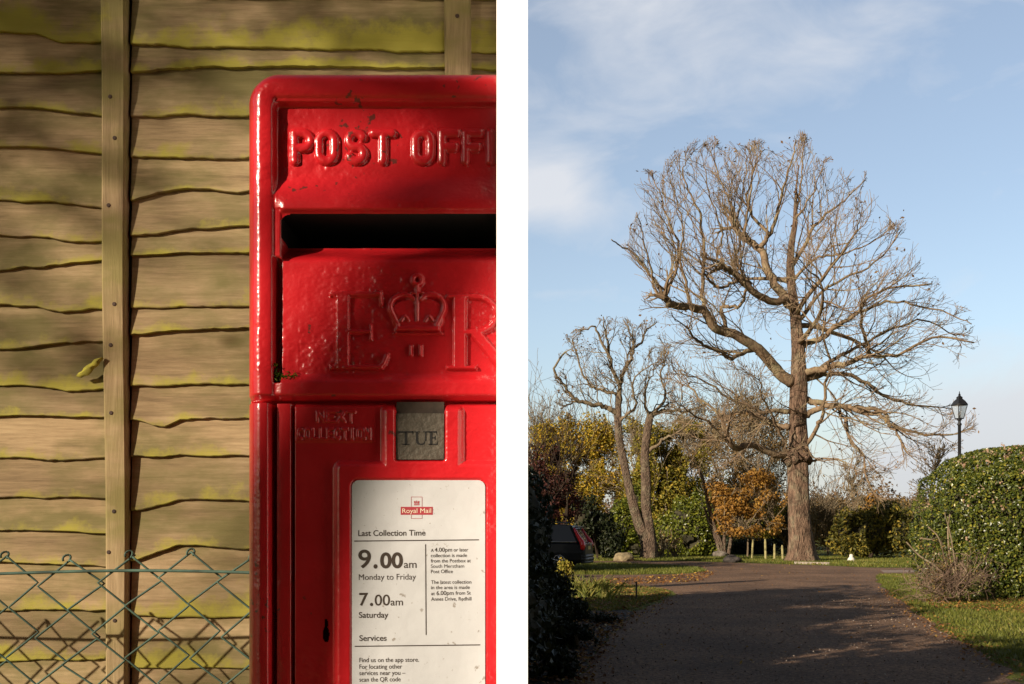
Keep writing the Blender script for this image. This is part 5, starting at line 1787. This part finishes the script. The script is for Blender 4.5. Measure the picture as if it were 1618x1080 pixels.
            ri.tube(T(np.stack([x_ + 0.205 * np.cos(a), np.full(25, 0.915 * sgn), 0.335 + 0.205 * np.sin(a)], 1)), 0.02, 6, cap=False)
            ri.build('rim', chrome, wo_, True)
    b_ = MB()
    for z_, r2 in ((0.50, 0.06), (0.40, 0.085), (0.30, 0.05)):
        yy = np.linspace(-0.9, 0.9, 13)
        b_.tube(T(np.stack([-0.04 + 0.16 * np.abs(yy / 0.9) ** 4, yy, np.full(13, z_)], 1)), r2, 8)
    b_.build('bumper', mat_plain('grey_bumper', (0.02, 0.022, 0.026), 0.4, var=0.1), t, True)
    b_ = MB()
    yy = np.linspace(-0.85, 0.85, 9)
    b_.tube(T(np.stack([-0.09 + 0.14 * np.abs(yy / 0.9) ** 4, yy, np.full(9, 0.36)], 1)), 0.016, 6)
    b_.tube(T(np.stack([-0.02 + 0 * yy, yy * 0.45, np.full(9, 0.93)], 1)), 0.022, 6)
    b_.build('chrome_strip', chrome, t, True)
    b_ = MB()
    b_.add(T([(-0.012, -0.26, 0.72), (-0.012, 0.26, 0.72), (-0.004, 0.26, 0.84), (-0.004, -0.26, 0.84)]), [(3, 2, 1, 0)])
    b_.build('number_plate', mat_plain('plain_plate', (0.55, 0.45, 0.12), 0.4), t)
    b_ = MB()
    b_.tube(T([(0.42, -0.66, 1.475), (0.34, -0.6, 1.49), (0.34, 0.6, 1.49), (0.42, 0.66, 1.475)]), 0.03, 6)
    b_.build('roof_spoiler', paint, t)
    b_ = MB()
    b_.tube(T([(2.9, 0.86, 1.02), (2.9, 1.0, 1.05), (2.9, 1.05, 1.06)]), [0.03, 0.09, 0.07], 8)
    b_.build('mirror', paint, t, True)


car()


# ------------------------------------------------------------------ street lamp
def lamp():
    D_ = 25.5
    sc = D_ / F
    c = P(1516, 900, D_)
    t = thing('street_lamp', 'black Victorian style lamp post with a glass lantern behind the clipped hedge', 'street lamp', (c[0], D_, 0))
    iron = mat_plain('black_cast_iron', (0.016, 0.016, 0.017), 0.45, var=0.2)
    glass, ns, ln, b = mat_new('frosted_lantern_glass')
    b.inputs['Base Color'].default_value = (0.75, 0.77, 0.78, 1)
    b.inputs['Roughness'].default_value = 0.35
    b.inputs['Transmission Weight'].default_value = 0.75
    b.inputs['IOR'].default_value = 1.05
    Z = lambda py: EYE + (HZ - py) * sc
    X0 = c[0]
    m = MB()
    m.lathe([(0.16, 0), (0.16, 0.1), (0.12, 0.14), (0.11, 0.9), (0.13, 0.94), (0.075, 1.02), (0.05, 1.3), (0.040, 2.4), (0.038, Z(672)), (0.055, Z(671)), (0.055, Z(669)), (0.034, Z(668)), (0.034, Z(664.5)), (0.06, Z(663)), (0.05, Z(661.5))], (X0, D_, 0), 14)
    m.build('pole', iron, t, True)
    # lantern: tapered four sided glass body, frame bars, roof with ventilator and finial
    zb, zt = Z(661), Z(639.5)
    rb, rt = 4.3 * sc, 8.3 * sc
    rot = math.pi / 4 + 0.25
    cor = lambda r, z: [np.array((X0 + r * math.sqrt(2) * math.cos(rot + k * math.pi / 2), D_ + r * math.sqrt(2) * math.sin(rot + k * math.pi / 2), z)) for k in range(4)]
    B, Tt = cor(rb, zb), cor(rt, zt)
    m = MB()
    for k in range(4):
        m.add([B[k], B[(k + 1) % 4], Tt[(k + 1) % 4], Tt[k]], [(0, 1, 2, 3)])
    m.build('lantern_glass', glass, t)
    m = MB()
    for k in range(4):
        m.tube([B[k], (B[k] + Tt[k]) / 2, Tt[k]], 0.011, 6)
        m.tube([B[k], (B[k] + B[(k + 1) % 4]) / 2, B[(k + 1) % 4]], 0.013, 6)
        m.tube([Tt[k], (Tt[k] + Tt[(k + 1) % 4]) / 2, Tt[(k + 1) % 4]], 0.017, 6)
    m.add(cor(rb, zb - 0.004) + cor(rb, zb + 0.01), [(3, 2, 1, 0), (4, 5, 6, 7), (0, 1, 5, 4), (1, 2, 6, 5), (2, 3, 7, 6), (3, 0, 4, 7)])
    m.build('lantern_frame', iron, t, True)
    m = MB()
    prev = None
    lv = [(12.2, 639.8), (12.4, 638.5), (8.8, 633.5), (5.6, 630.6), (4.6, 630.0), (4.6, 627.8), (5.0, 627.4), (2.2, 625.4), (1.6, 624), (1.9, 623), (0.9, 621.8), (0.5, 618.5), (0.1, 617.5)]
    V = []
    for r_, py in lv:
        V += cor(r_ * sc * 0.70, Z(py))
    m.add(V, [(i * 4 + j, i * 4 + (j + 1) % 4, (i + 1) * 4 + (j + 1) % 4, (i + 1) * 4 + j) for i in range(len(lv) - 1) for j in range(4)])
    m.build('lantern_roof', iron, t)
    m = MB()
    m.lathe([(0.0, zb + 0.02), (0.03, zb + 0.03), (0.035, zb + 0.12), (0.02, zb + 0.16), (0, zb + 0.17)], (X0, D_, 0), 10)
    m.build('lamp_bulb', mat_plain('white_bulb', (0.7, 0.7, 0.68), 0.3), t, True)


lamp()

# ------------------------------------------------------------------ clipped hedge on the right
HD = 22.5
rng = np.random.default_rng(200)
sc = HD / F
c = P(1580, 940, HD)
t = thing('clipped_hedge', 'big rounded clipped green hedge with faded pink flowers by the right lawn', 'hedge', (P(1570, 0, HD)[0], HD + 1.0, 0))


def hedge_surf(n, rng):
    """points and outward directions on the clipped dome: flat-sided body, rounded top and near end"""
    x0 = P(1462, 0, HD + 1.4)[0]
    ztop = EYE + (HZ - 707) * 24.0 / F
    cx, cy = x0 + 3.05, HD + 1.75
    th = rng.uniform(0, 2 * math.pi, n)
    v = rng.uniform(-0.02, 1, n)
    zc = ztop * 0.50
    # superellipse plan, quarter ellipse profile on top
    ex = 0.68
    px_ = np.sign(np.cos(th)) * np.abs(np.cos(th)) ** ex * 3.05
    py_ = np.sign(np.sin(th)) * np.abs(np.sin(th)) ** ex * 1.95
    s_ = v * (zc + 1.9)
    a = np.clip((s_ - zc) / 1.9, 0, 1) * math.pi / 2
    z = np.where(s_ < zc, s_, zc + (ztop - zc) * np.sin(a))
    k = np.where(s_ < zc, 1 - 0.05 * (1 - s_ / zc) ** 2, np.cos(a) ** 0.62)
    top = rng.random(n) < 0.22
    rr = np.sqrt(rng.random(n)) * 0.9
    k = np.where(top, rr, k)
    z = np.where(top, zc + (ztop - zc) * np.sqrt(np.clip(1 - rr ** 3.2, 0, 1)), z)
    lum = 1 + 0.035 * vnoise(th * 4, z * 2.2, 41) * 2 + 0.03 * vnoise(th * 11, z * 6, 42) * 2
    p = np.stack([cx + px_ * k * lum, cy + py_ * k * lum, z * (0.5 + 0.5 * lum)], 1)
    d = np.stack([np.cos(th) * k, np.sin(th) * k, np.where(s_ < zc, 0.1, np.sin(a) + 0.1)], 1)
    d /= np.linalg.norm(d, axis=1)[:, None]
    return p, d, (cx, cy, ztop)


p, d, hc = hedge_surf(98000, rng)
front = (p[:, 1] < HD + 2.4)
p, d = p[front], d[front]
p = p - d * (rng.random(len(p)) ** 2 * 0.22)[:, None]
q = MB()
leaves(q, p, 0.074, rng, out=d, asp=0.6)
q.build('foliage', M['leaf_hedge'], t)
p, d, _ = hedge_surf(5000, rng)
k = (p[:, 2] > 2.0 + 0.5 * rng.normal(size=len(p))) & (rng.random(len(p)) < 0.09) & (p[:, 1] < HD + 1.4)
fp = p[k]
q = MB()
for f_ in fp:
    leaves(q, f_ + rng.normal(size=(7, 3)) * 0.045, 0.055, rng, asp=0.9)
k2 = rng.choice(len(p), 12)
leaves(q, p[k2] + d[k2] * 0.03, 0.09, rng, asp=0.9)
tag(q.build('flowers', M['flower'], t), kind='stuff')
q = MB()
for k in range(2):
    ell(q, (hc[0], hc[1], 1.75), (2.80, 1.70, hc[2] - 1.95), rng, 18, 0.03)
ell(q, (hc[0], hc[1], 0.8), (2.85, 1.72, 1.6), rng, 16, 0.04)
q.build('inner_growth', M['core'], t)

# twiggy shrub at the hedge's near corner
rng = np.random.default_rng(210)
SD = 21.4
b0 = P(1498, 946, SD)
t = thing('twiggy_shrub', 'half bare straggly shrub of pale twigs against the near corner of the clipped hedge', 'shrub', (b0[0], SD, 0))
q, tw = MB(), MB()
for pts, r0 in (([(1512, 946), (1506, 905), (1503, 880), (1503, 840), (1500, 812)], 1.5), ([(1508, 940), (1500, 890), (1482, 850), (1470, 832)], 1.2), ([(1510, 945), (1480, 900), (1455, 878), (1434, 856)], 1.4),
                ([(1514, 945), (1518, 900), (1512, 875), (1530, 878)], 1.2), ([(1512, 930), (1498, 850), (1485, 810)], 1.0), ([(1520, 948), (1526, 910), (1512, 880)], 1.2), ([(1455, 850), (1470, 852), (1486, 850), (1497, 870)], 0.9)):
    a = np.array([P(x_, y_, SD) for x_, y_ in pts])
    a[:, 1] += rng.normal(size=len(a)) * 0.12
    a, r_ = smooth_path(a, np.linspace(r0, r0 * 0.5, len(pts)) * SD / F * 1.5)
    q.tube(a, r_, 6, rnd=rng.random())
q.build('stems', M['twig_pale'], t, True)
g = Grower(rng, None, ups=0.01, wig=0.2, minr=0.0035)
for k in range(105):
    s0 = np.array((b0[0] + rng.normal() * 0.22, SD + rng.normal() * 0.18, rng.uniform(0.02, 0.5)))
    d = np.array((rng.normal() * 0.9, rng.normal() * 0.5, rng.uniform(0.1, 1.0)))
    g.grow(tw, s0, d, rng.uniform(0.35, 0.75), 0.008, 2, 0.6, 3)
tw.build('twigs', mat_bark('reddish_twig', (0.10, 0.065, 0.05), (0.24, 0.165, 0.12), bump=0.1), t)
q = MB()
p, d = blob_pts(rng, [(b0[0] - 0.1, SD, 0.7, 0.8, 0.4, 0.8)], 420, 0.1)
leaves(q, p, 0.06, rng)
q.build('leaves', M['leaf_russet'], t)

# ------------------------------------------------------------------ shady hedge and bed on the left
rng = np.random.default_rng(220)
LD = 13.5
t = thing('evergreen_hedge', 'tall dark evergreen hedge in deep shade beside the white divider', 'hedge', (-0.6, LD + 2, 0))
q = MB()
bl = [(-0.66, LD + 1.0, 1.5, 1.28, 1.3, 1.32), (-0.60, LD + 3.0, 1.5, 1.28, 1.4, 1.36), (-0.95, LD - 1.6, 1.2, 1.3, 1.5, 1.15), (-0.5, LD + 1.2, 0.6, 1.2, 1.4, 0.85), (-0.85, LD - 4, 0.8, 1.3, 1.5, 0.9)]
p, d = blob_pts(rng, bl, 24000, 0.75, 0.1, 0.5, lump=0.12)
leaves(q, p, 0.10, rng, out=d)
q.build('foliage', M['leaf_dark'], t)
q = MB()
for b_ in bl:
    ell(q, b_[:3], np.array(b_[3:]) * 0.86, rng, 14, 0.06)
q.build('inner_growth', M['core'], t)
BG = 'low plants in the bed beside the shady hedge'
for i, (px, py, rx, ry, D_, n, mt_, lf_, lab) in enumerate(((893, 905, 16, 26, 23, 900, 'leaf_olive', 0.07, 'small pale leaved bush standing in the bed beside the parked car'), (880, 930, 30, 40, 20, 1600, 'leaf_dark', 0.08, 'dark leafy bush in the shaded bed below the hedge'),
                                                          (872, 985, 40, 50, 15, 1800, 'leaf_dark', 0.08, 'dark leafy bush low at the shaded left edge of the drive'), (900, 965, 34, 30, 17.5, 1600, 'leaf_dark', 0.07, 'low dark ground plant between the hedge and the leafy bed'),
                                                          (952, 978, 26, 12, 17.0, 700, 'leaf_dark', 0.05, 'sprawling dark ground plant at the edge of the shaded drive'), (905, 1010, 40, 30, 13.4, 1800, 'leaf_dark', 0.06, 'dark low plant at the shaded drive edge below the leafy bed'), (870, 1050, 44, 40, 10.8, 1700, 'leaf_dark', 0.06, 'dark low plant nearest the viewer at the foot of the white divider'),
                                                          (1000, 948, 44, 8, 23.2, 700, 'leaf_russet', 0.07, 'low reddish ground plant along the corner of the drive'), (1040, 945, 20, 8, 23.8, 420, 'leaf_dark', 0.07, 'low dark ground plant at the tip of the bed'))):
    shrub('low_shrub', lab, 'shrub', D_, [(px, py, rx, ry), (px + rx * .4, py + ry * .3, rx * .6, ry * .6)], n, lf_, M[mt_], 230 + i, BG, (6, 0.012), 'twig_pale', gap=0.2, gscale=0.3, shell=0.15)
# spiky leaved clump
rng = np.random.default_rng(240)
sx, sy = G(930, 946)
t = thing('spiky_plant', 'clump of long narrow upright green leaves at the corner of the bed', 'plant', (sx, sy, 0), BG)
q = MB()
for k in range(150):
    b0_ = np.array((sx + rng.normal() * 0.22, sy + rng.normal() * 0.2, 0))
    d = np.array((rng.normal() * 0.5, rng.normal() * 0.4, 1.3))
    d /= np.linalg.norm(d)
    L = rng.uniform(0.35, 0.75)
    sd_ = np.cross(d, (0.3, 1, 0))
    sd_ /= np.linalg.norm(sd_)
    V = []
    for f in np.linspace(0, 1, 6):
        p = b0_ + d * L * f + np.array((d[0], d[1], -0.25)) * L * 0.5 * f * f
        w = 0.016 * (1 - f ** 2) + 0.001
        V += [p - sd_ * w, p + sd_ * w]
    q.add(V, [(2 * i, 2 * i + 1, 2 * i + 3, 2 * i + 2) for i in range(5)], rnd=np.clip(rng.normal() * 0.2 + 0.6, 0.05, 0.95))
q.build('leaves', M['grassblade'], t)

# ------------------------------------------------------------------ grass blades and fallen leaves
rng = np.random.default_rng(250)
lawn_r = in_poly([G(1386, 907), G(1384, 914), G(1402, 932), G(1442, 963), G(1500, 1002), G(1575, 1050), (5.55, 9.5), (5.6, 8), (14, 8), (14, 35), G(1440, 907)])
isl = in_poly([G(905, 920), G(1000, 926), G(1050, 932), G(1060, 938), G(1040, 948), G(1000, 962), G(960, 966), G(880, 960)])
isl2 = in_poly([G(860, 906), G(1000, 907.5), G(1080, 905.5), G(1115, 902), G(1105, 897.5), G(1080, 894.5), G(1000, 891), G(900, 889)])
far = in_poly([(1, 46.5), (1, 54), (20, 54), (20, 40.5), G(1440, 896), G(1370, 895.8), G(1300, 892.4), G(1230, 890.2), G(1150, 887.5), G(1060, 885.2)])


def scatter(poly, n, box):
    out = []
    while len(out) < n:
        p = (rng.uniform(box[0], box[1]), rng.uniform(box[2], box[3]))
        if poly(*p):
            out.append(p)
    return np.array(out)


def blades(mb, pts, h, w):
    n = len(pts)
    a = rng.uniform(0, 2 * math.pi, n)
    hh = h * rng.uniform(0.5, 1.3, n)
    ww = w * rng.uniform(0.7, 1.3, n)
    b0 = np.stack([pts[:, 0], pts[:, 1], np.zeros(n)], 1)
    u = np.stack([np.cos(a), np.sin(a), np.zeros(n)], 1)
    ln = rng.normal(size=(n, 2)) * 0.45
    tip = b0 + np.stack([ln[:, 0] * hh, ln[:, 1] * hh, hh], 1)
    V = np.stack([b0 - u * ww[:, None], b0 + u * ww[:, None], tip], 1)
    patch = vnoise(pts[:, 0] * 0.8, pts[:, 1] * 0.8, 51)
    r = np.clip(0.5 + 0.7 * patch + rng.normal(size=n) * 0.18, 0.02, 0.98)
    mb.add(V.reshape(-1, 3), None, np.arange(n * 3).reshape(n, 3), np.repeat(r, 3))


q = MB()
blades(q, scatter(lawn_r, 62000, (5, 15, 8, 36)), 0.055, 0.010)
blades(q, scatter(isl, 9000, (0.8, 4.2, 18, 31)), 0.07, 0.010)
blades(q, scatter(isl2, 9000, (0.8, 9, 34, 50)), 0.09, 0.018)
blades(q, scatter(far, 22000, (1, 20, 38, 54)), 0.10, 0.02)
tag(q.build('grass', M['grassblade']), 'short green grass on the verges and lawns beside the drive', 'grass', kind='stuff')


def flat_leaves(mb, pts, size):
    n = len(pts)
    p = np.stack([pts[:, 0], pts[:, 1], 0.012 + rng.random(n) * 0.03], 1)
    d = np.stack([rng.normal(size=n) * 0.45, rng.normal(size=n) * 0.45, np.ones(n)], 1)
    d /= np.linalg.norm(d, axis=1)[:, None]
    a = np.stack([np.cos(t_ := rng.uniform(0, 6.28, n)), np.sin(t_), np.zeros(n)], 1)
    u = np.cross(d, a)
    u /= np.linalg.norm(u, axis=1)[:, None]
    v = np.cross(d, u)
    s_ = (size * rng.uniform(0.6, 1.3, n))[:, None]
    V = np.stack([p - u * s_ * .5, p + v * s_ * .33 + d * s_ * .1, p + u * s_ * .5, p - v * s_ * .33 + d * s_ * .1], 1)
    mb.add(V.reshape(-1, 3), np.arange(n * 4).reshape(n, 4), rnd=np.repeat(rng.random(n), 4))


q = MB()
hedgefoot = in_poly([G(1455, 950), G(1480, 962), G(1618, 970), (16, 20), (16, 22), G(1618, 945), G(1480, 945)])
flat_leaves(q, scatter(hedgefoot, 2300, (8, 16, 18, 24)), 0.075)
flat_leaves(q, scatter(isl, 1900, (0.8, 4.2, 18, 31)), 0.09)
edge = in_poly([G(1000, 925), G(1110, 918), G(1130, 905), G(1118, 903), G(1080, 908), G(950, 916), G(920, 921)])
flat_leaves(q, scatter(edge, 800, (0, 10, 26, 40)), 0.09)
rd = in_poly([tuple(p) for p in drive])
flat_leaves(q, scatter(rd, 900, (0.4, 12, 9, 45)), 0.05)
flat_leaves(q, scatter(lawn_r, 500, (6, 15, 9, 36)), 0.06)
flat_leaves(q, scatter(far, 700, (1, 20, 38, 54)), 0.09)
shade_bed = in_poly([(0.1, 8), (0.6, 8), G(940, 1050), G(972, 1003), G(1010, 968), G(960, 968), G(880, 962), (-0.5, 18)])
flat_leaves(q, scatter(shade_bed, 2600, (-0.5, 3, 8, 22)), 0.07)
for a_, b_, n_ in ((G(1402, 932), G(1442, 963), 160), (G(1442, 963), G(1500, 1002), 220), (G(1500, 1002), G(1575, 1050), 200), (G(1575, 1050), (5.5, 9.5), 80), (G(900, 1080), G(967, 1001), 240), (G(967, 1001), G(1062, 939), 260)):
    f_ = rng.random(n_)[:, None]
    flat_leaves(q, np.array(a_) * (1 - f_) + np.array(b_) * f_ + rng.normal(size=(n_, 2)) * 0.16, 0.055)
tag(q.build('fallen_leaves', M['litter']), 'brown and orange fallen leaves scattered by the drive edges and hedge foot', 'fallen leaves', kind='stuff')

# loose stones worn out of the surface
q = MB()
flat_leaves(q, scatter(rd, 6500, (0.4, 8, 9.5, 24)), 0.026)
tag(q.build('loose_gravel', mat_leaf('loose_gravel_stone', [(0, (0.05, 0.04, 0.035)), (0.6, (0.24, 0.18, 0.14)), (1, (0.48, 0.40, 0.33))], trans=0.0, rough=0.8)), 'loose pale and dark gravel chips scattered over the brown driveway', 'gravel', kind='stuff')

# ------------------------------------------------------------------ what shades the place from outside the frame
# a row of conifers stands left of the drive, behind the wooden fence; a leaning tree stands behind the viewer; the screen there is added to cut skylight
SG = 'evergreens left of the drive behind the fence'
rng = np.random.default_rng(300)
for i, (x_, y_, r_, h_) in enumerate(((-5.0, 3.6, 1.8, 6.0), (-5.2, 6.8, 1.7, 5.2), (-4.9, 10.0, 1.8, 6.0), (-5.3, 13.0, 1.7, 6.9), (-5.0, 15.4, 1.3, 6.8), (-5.6, 19.6, 0.28, 6.2), (-6.0, 30.3, 1.4, 7.4), (-6.0, 32.8, 2.0, 7.8), (-8.0, 34.0, 2.0, 5.6), (-10, 36, 2.0, 5.4))):
    t = thing('shade_tree', 'dense evergreen tree left of the drive, hidden behind the wooden fence', 'tree', (x_, y_, 0), SG)
    q = MB()
    bl = [(x_, y_, h_ * 0.3, r_, r_, h_ * 0.3), (x_, y_, h_ * 0.62, r_ * 0.9, r_ * 0.9, h_ * 0.38)]
    p, d = blob_pts(rng, bl, 3200, 0.5, 0.2, 0.8)
    leaves(q, p, 0.26, rng, out=d)
    q.build('foliage', M['leaf_dark'], t)
    q = MB()
    for b_ in bl:
        ell(q, b_[:3], np.array(b_[3:]) * 0.72, rng, 10, 0.15)
    q.tube([(x_, y_, -0.1), (x_, y_, h_ * .4), (x_, y_, h_ * .9)], [0.2, 0.15, 0.05], 7)
    q.build('trunk', M['core'], t)

for i, (x_, y_, r_, h_) in enumerate(((-1.5, -4.6, 2.2, 8.5), (1.8, -5.0, 2.4, 9.5), (5.2, -4.8, 2.4, 9.0), (8.8, -4.4, 2.4, 9.5), (12.0, -1.5, 2.3, 9.0), (13.2, 2.4, 2.3, 9.5), (13.4, 6.4, 2.3, 8.5), (13.8, 10.4, 2.3, 9.0), (14.6, 14.4, 2.2, 8.5))):  # unseen trees, added to cut skylight and darken reflections
    t = thing('skylight_screen_tree', 'unseen evergreen added behind and right of the viewer to block skylight', 'tree', (x_, y_, 0), 'added evergreens blocking skylight around the viewer')
    q = MB()
    bl = [(x_, y_, h_ * 0.3, r_, r_, h_ * 0.32), (x_, y_, h_ * 0.62, r_ * 0.9, r_ * 0.9, h_ * 0.38)]
    p, d = blob_pts(rng, bl, 2600, 0.5, 0.15, 0.8)
    leaves(q, p, 0.34, rng, out=d)
    q.build('foliage', M['leaf_dark'], t)
    q = MB()
    for b_ in bl:
        ell(q, b_[:3], np.array(b_[3:]) * 0.8, rng, 10, 0.15)
    q.tube([(x_, y_, -0.1), (x_, y_, h_ * .4), (x_, y_, h_ * .9)], [0.22, 0.16, 0.05], 7)
    q.build('trunk', M['core'], t)
# low clipped hedge along the side road
t = thing('low_hedge', 'low evergreen hedge beside the side road, left of the parked car', 'hedge', (-1.6, 30.6, 0))
q = MB()
bl = [(x_, 30.6, 0.75, 0.9, 0.6, 0.85) for x_ in (-3.2, -2.3, -1.4, -0.6)]
p, d = blob_pts(rng, bl, 3500, 0.7, 0.0, 0.6)
leaves(q, p, 0.13, rng, out=d)
q.build('foliage', M['leaf_dark'], t)
q = MB()
for b_ in bl:
    ell(q, b_[:3], np.array(b_[3:]) * 0.85, rng, 10, 0.1)
q.build('inner_growth', M['core'], t)

# leaning tree behind the viewer, whose trunk throws the soft diagonal shade over the post box
t = thing('leaning_tree', 'leaning ivy clad tree behind the viewer shading the post box', 'tree', (-3.6, -2.2, 0))
S = np.array(SUNV)
path = []
for px, py, tt in ((800, 190, 5.85), (745, 290, 5.8), (620, 510, 5.7), (505, 740, 5.6), (440, 950, 5.5), (400, 1200, 5.4)):
    path.append(P(px, py, BD) + S * tt)
path = np.array(path)
low_ = path[-1] + (path[-1] - path[-2]) * 0.6
low_[2] = path[-1][2] - 1.0
foot = np.array((low_[0] - 0.25, low_[1] - 0.1, 0.0))
path = np.vstack([path, low_, (low_ + foot) / 2, foot])[::-1]
pr, rr = smooth_path(path, [0.14, 0.10, 0.08, 0.064, 0.056, 0.050, 0.048, 0.046, 0.044])
q = MB()
q.tube(pr, rr, 10)
q.build('trunk', M['bark_grey'], t, True)

# a loose bough of the same tree dapples the top left of the fence
q, lv = MB(), MB()
g = Grower(rng, None, ups=0.0, wig=0.2, minr=0.004)
for px, py, tt, n_ in ((-60, -60, 6.6, 240), (20, 40, 7.0, 170), (60, 110, 7.3, 90), (-40, 170, 6.8, 150), (20, 240, 6.5, 60), (-60, 420, 6.9, 110), (130, 20, 6.2, 60), (480, 20, 6.0, 70), (620, 60, 6.4, 90), (720, 20, 6.2, 150)):
    c = P(px, py, FD) + S * tt
    leaves(lv, c + rng.normal(size=(n_, 3)) * (0.07, 0.12, 0.055), 0.045, rng, asp=0.7)
    g.grow(q, pr[-1], c - pr[-1], np.linalg.norm(c - pr[-1]), 0.012, 1, 0.6, 3)
q.build('branches', M['bark_grey'], t, True)
lv.build('foliage', M['leaf_dark'], t)
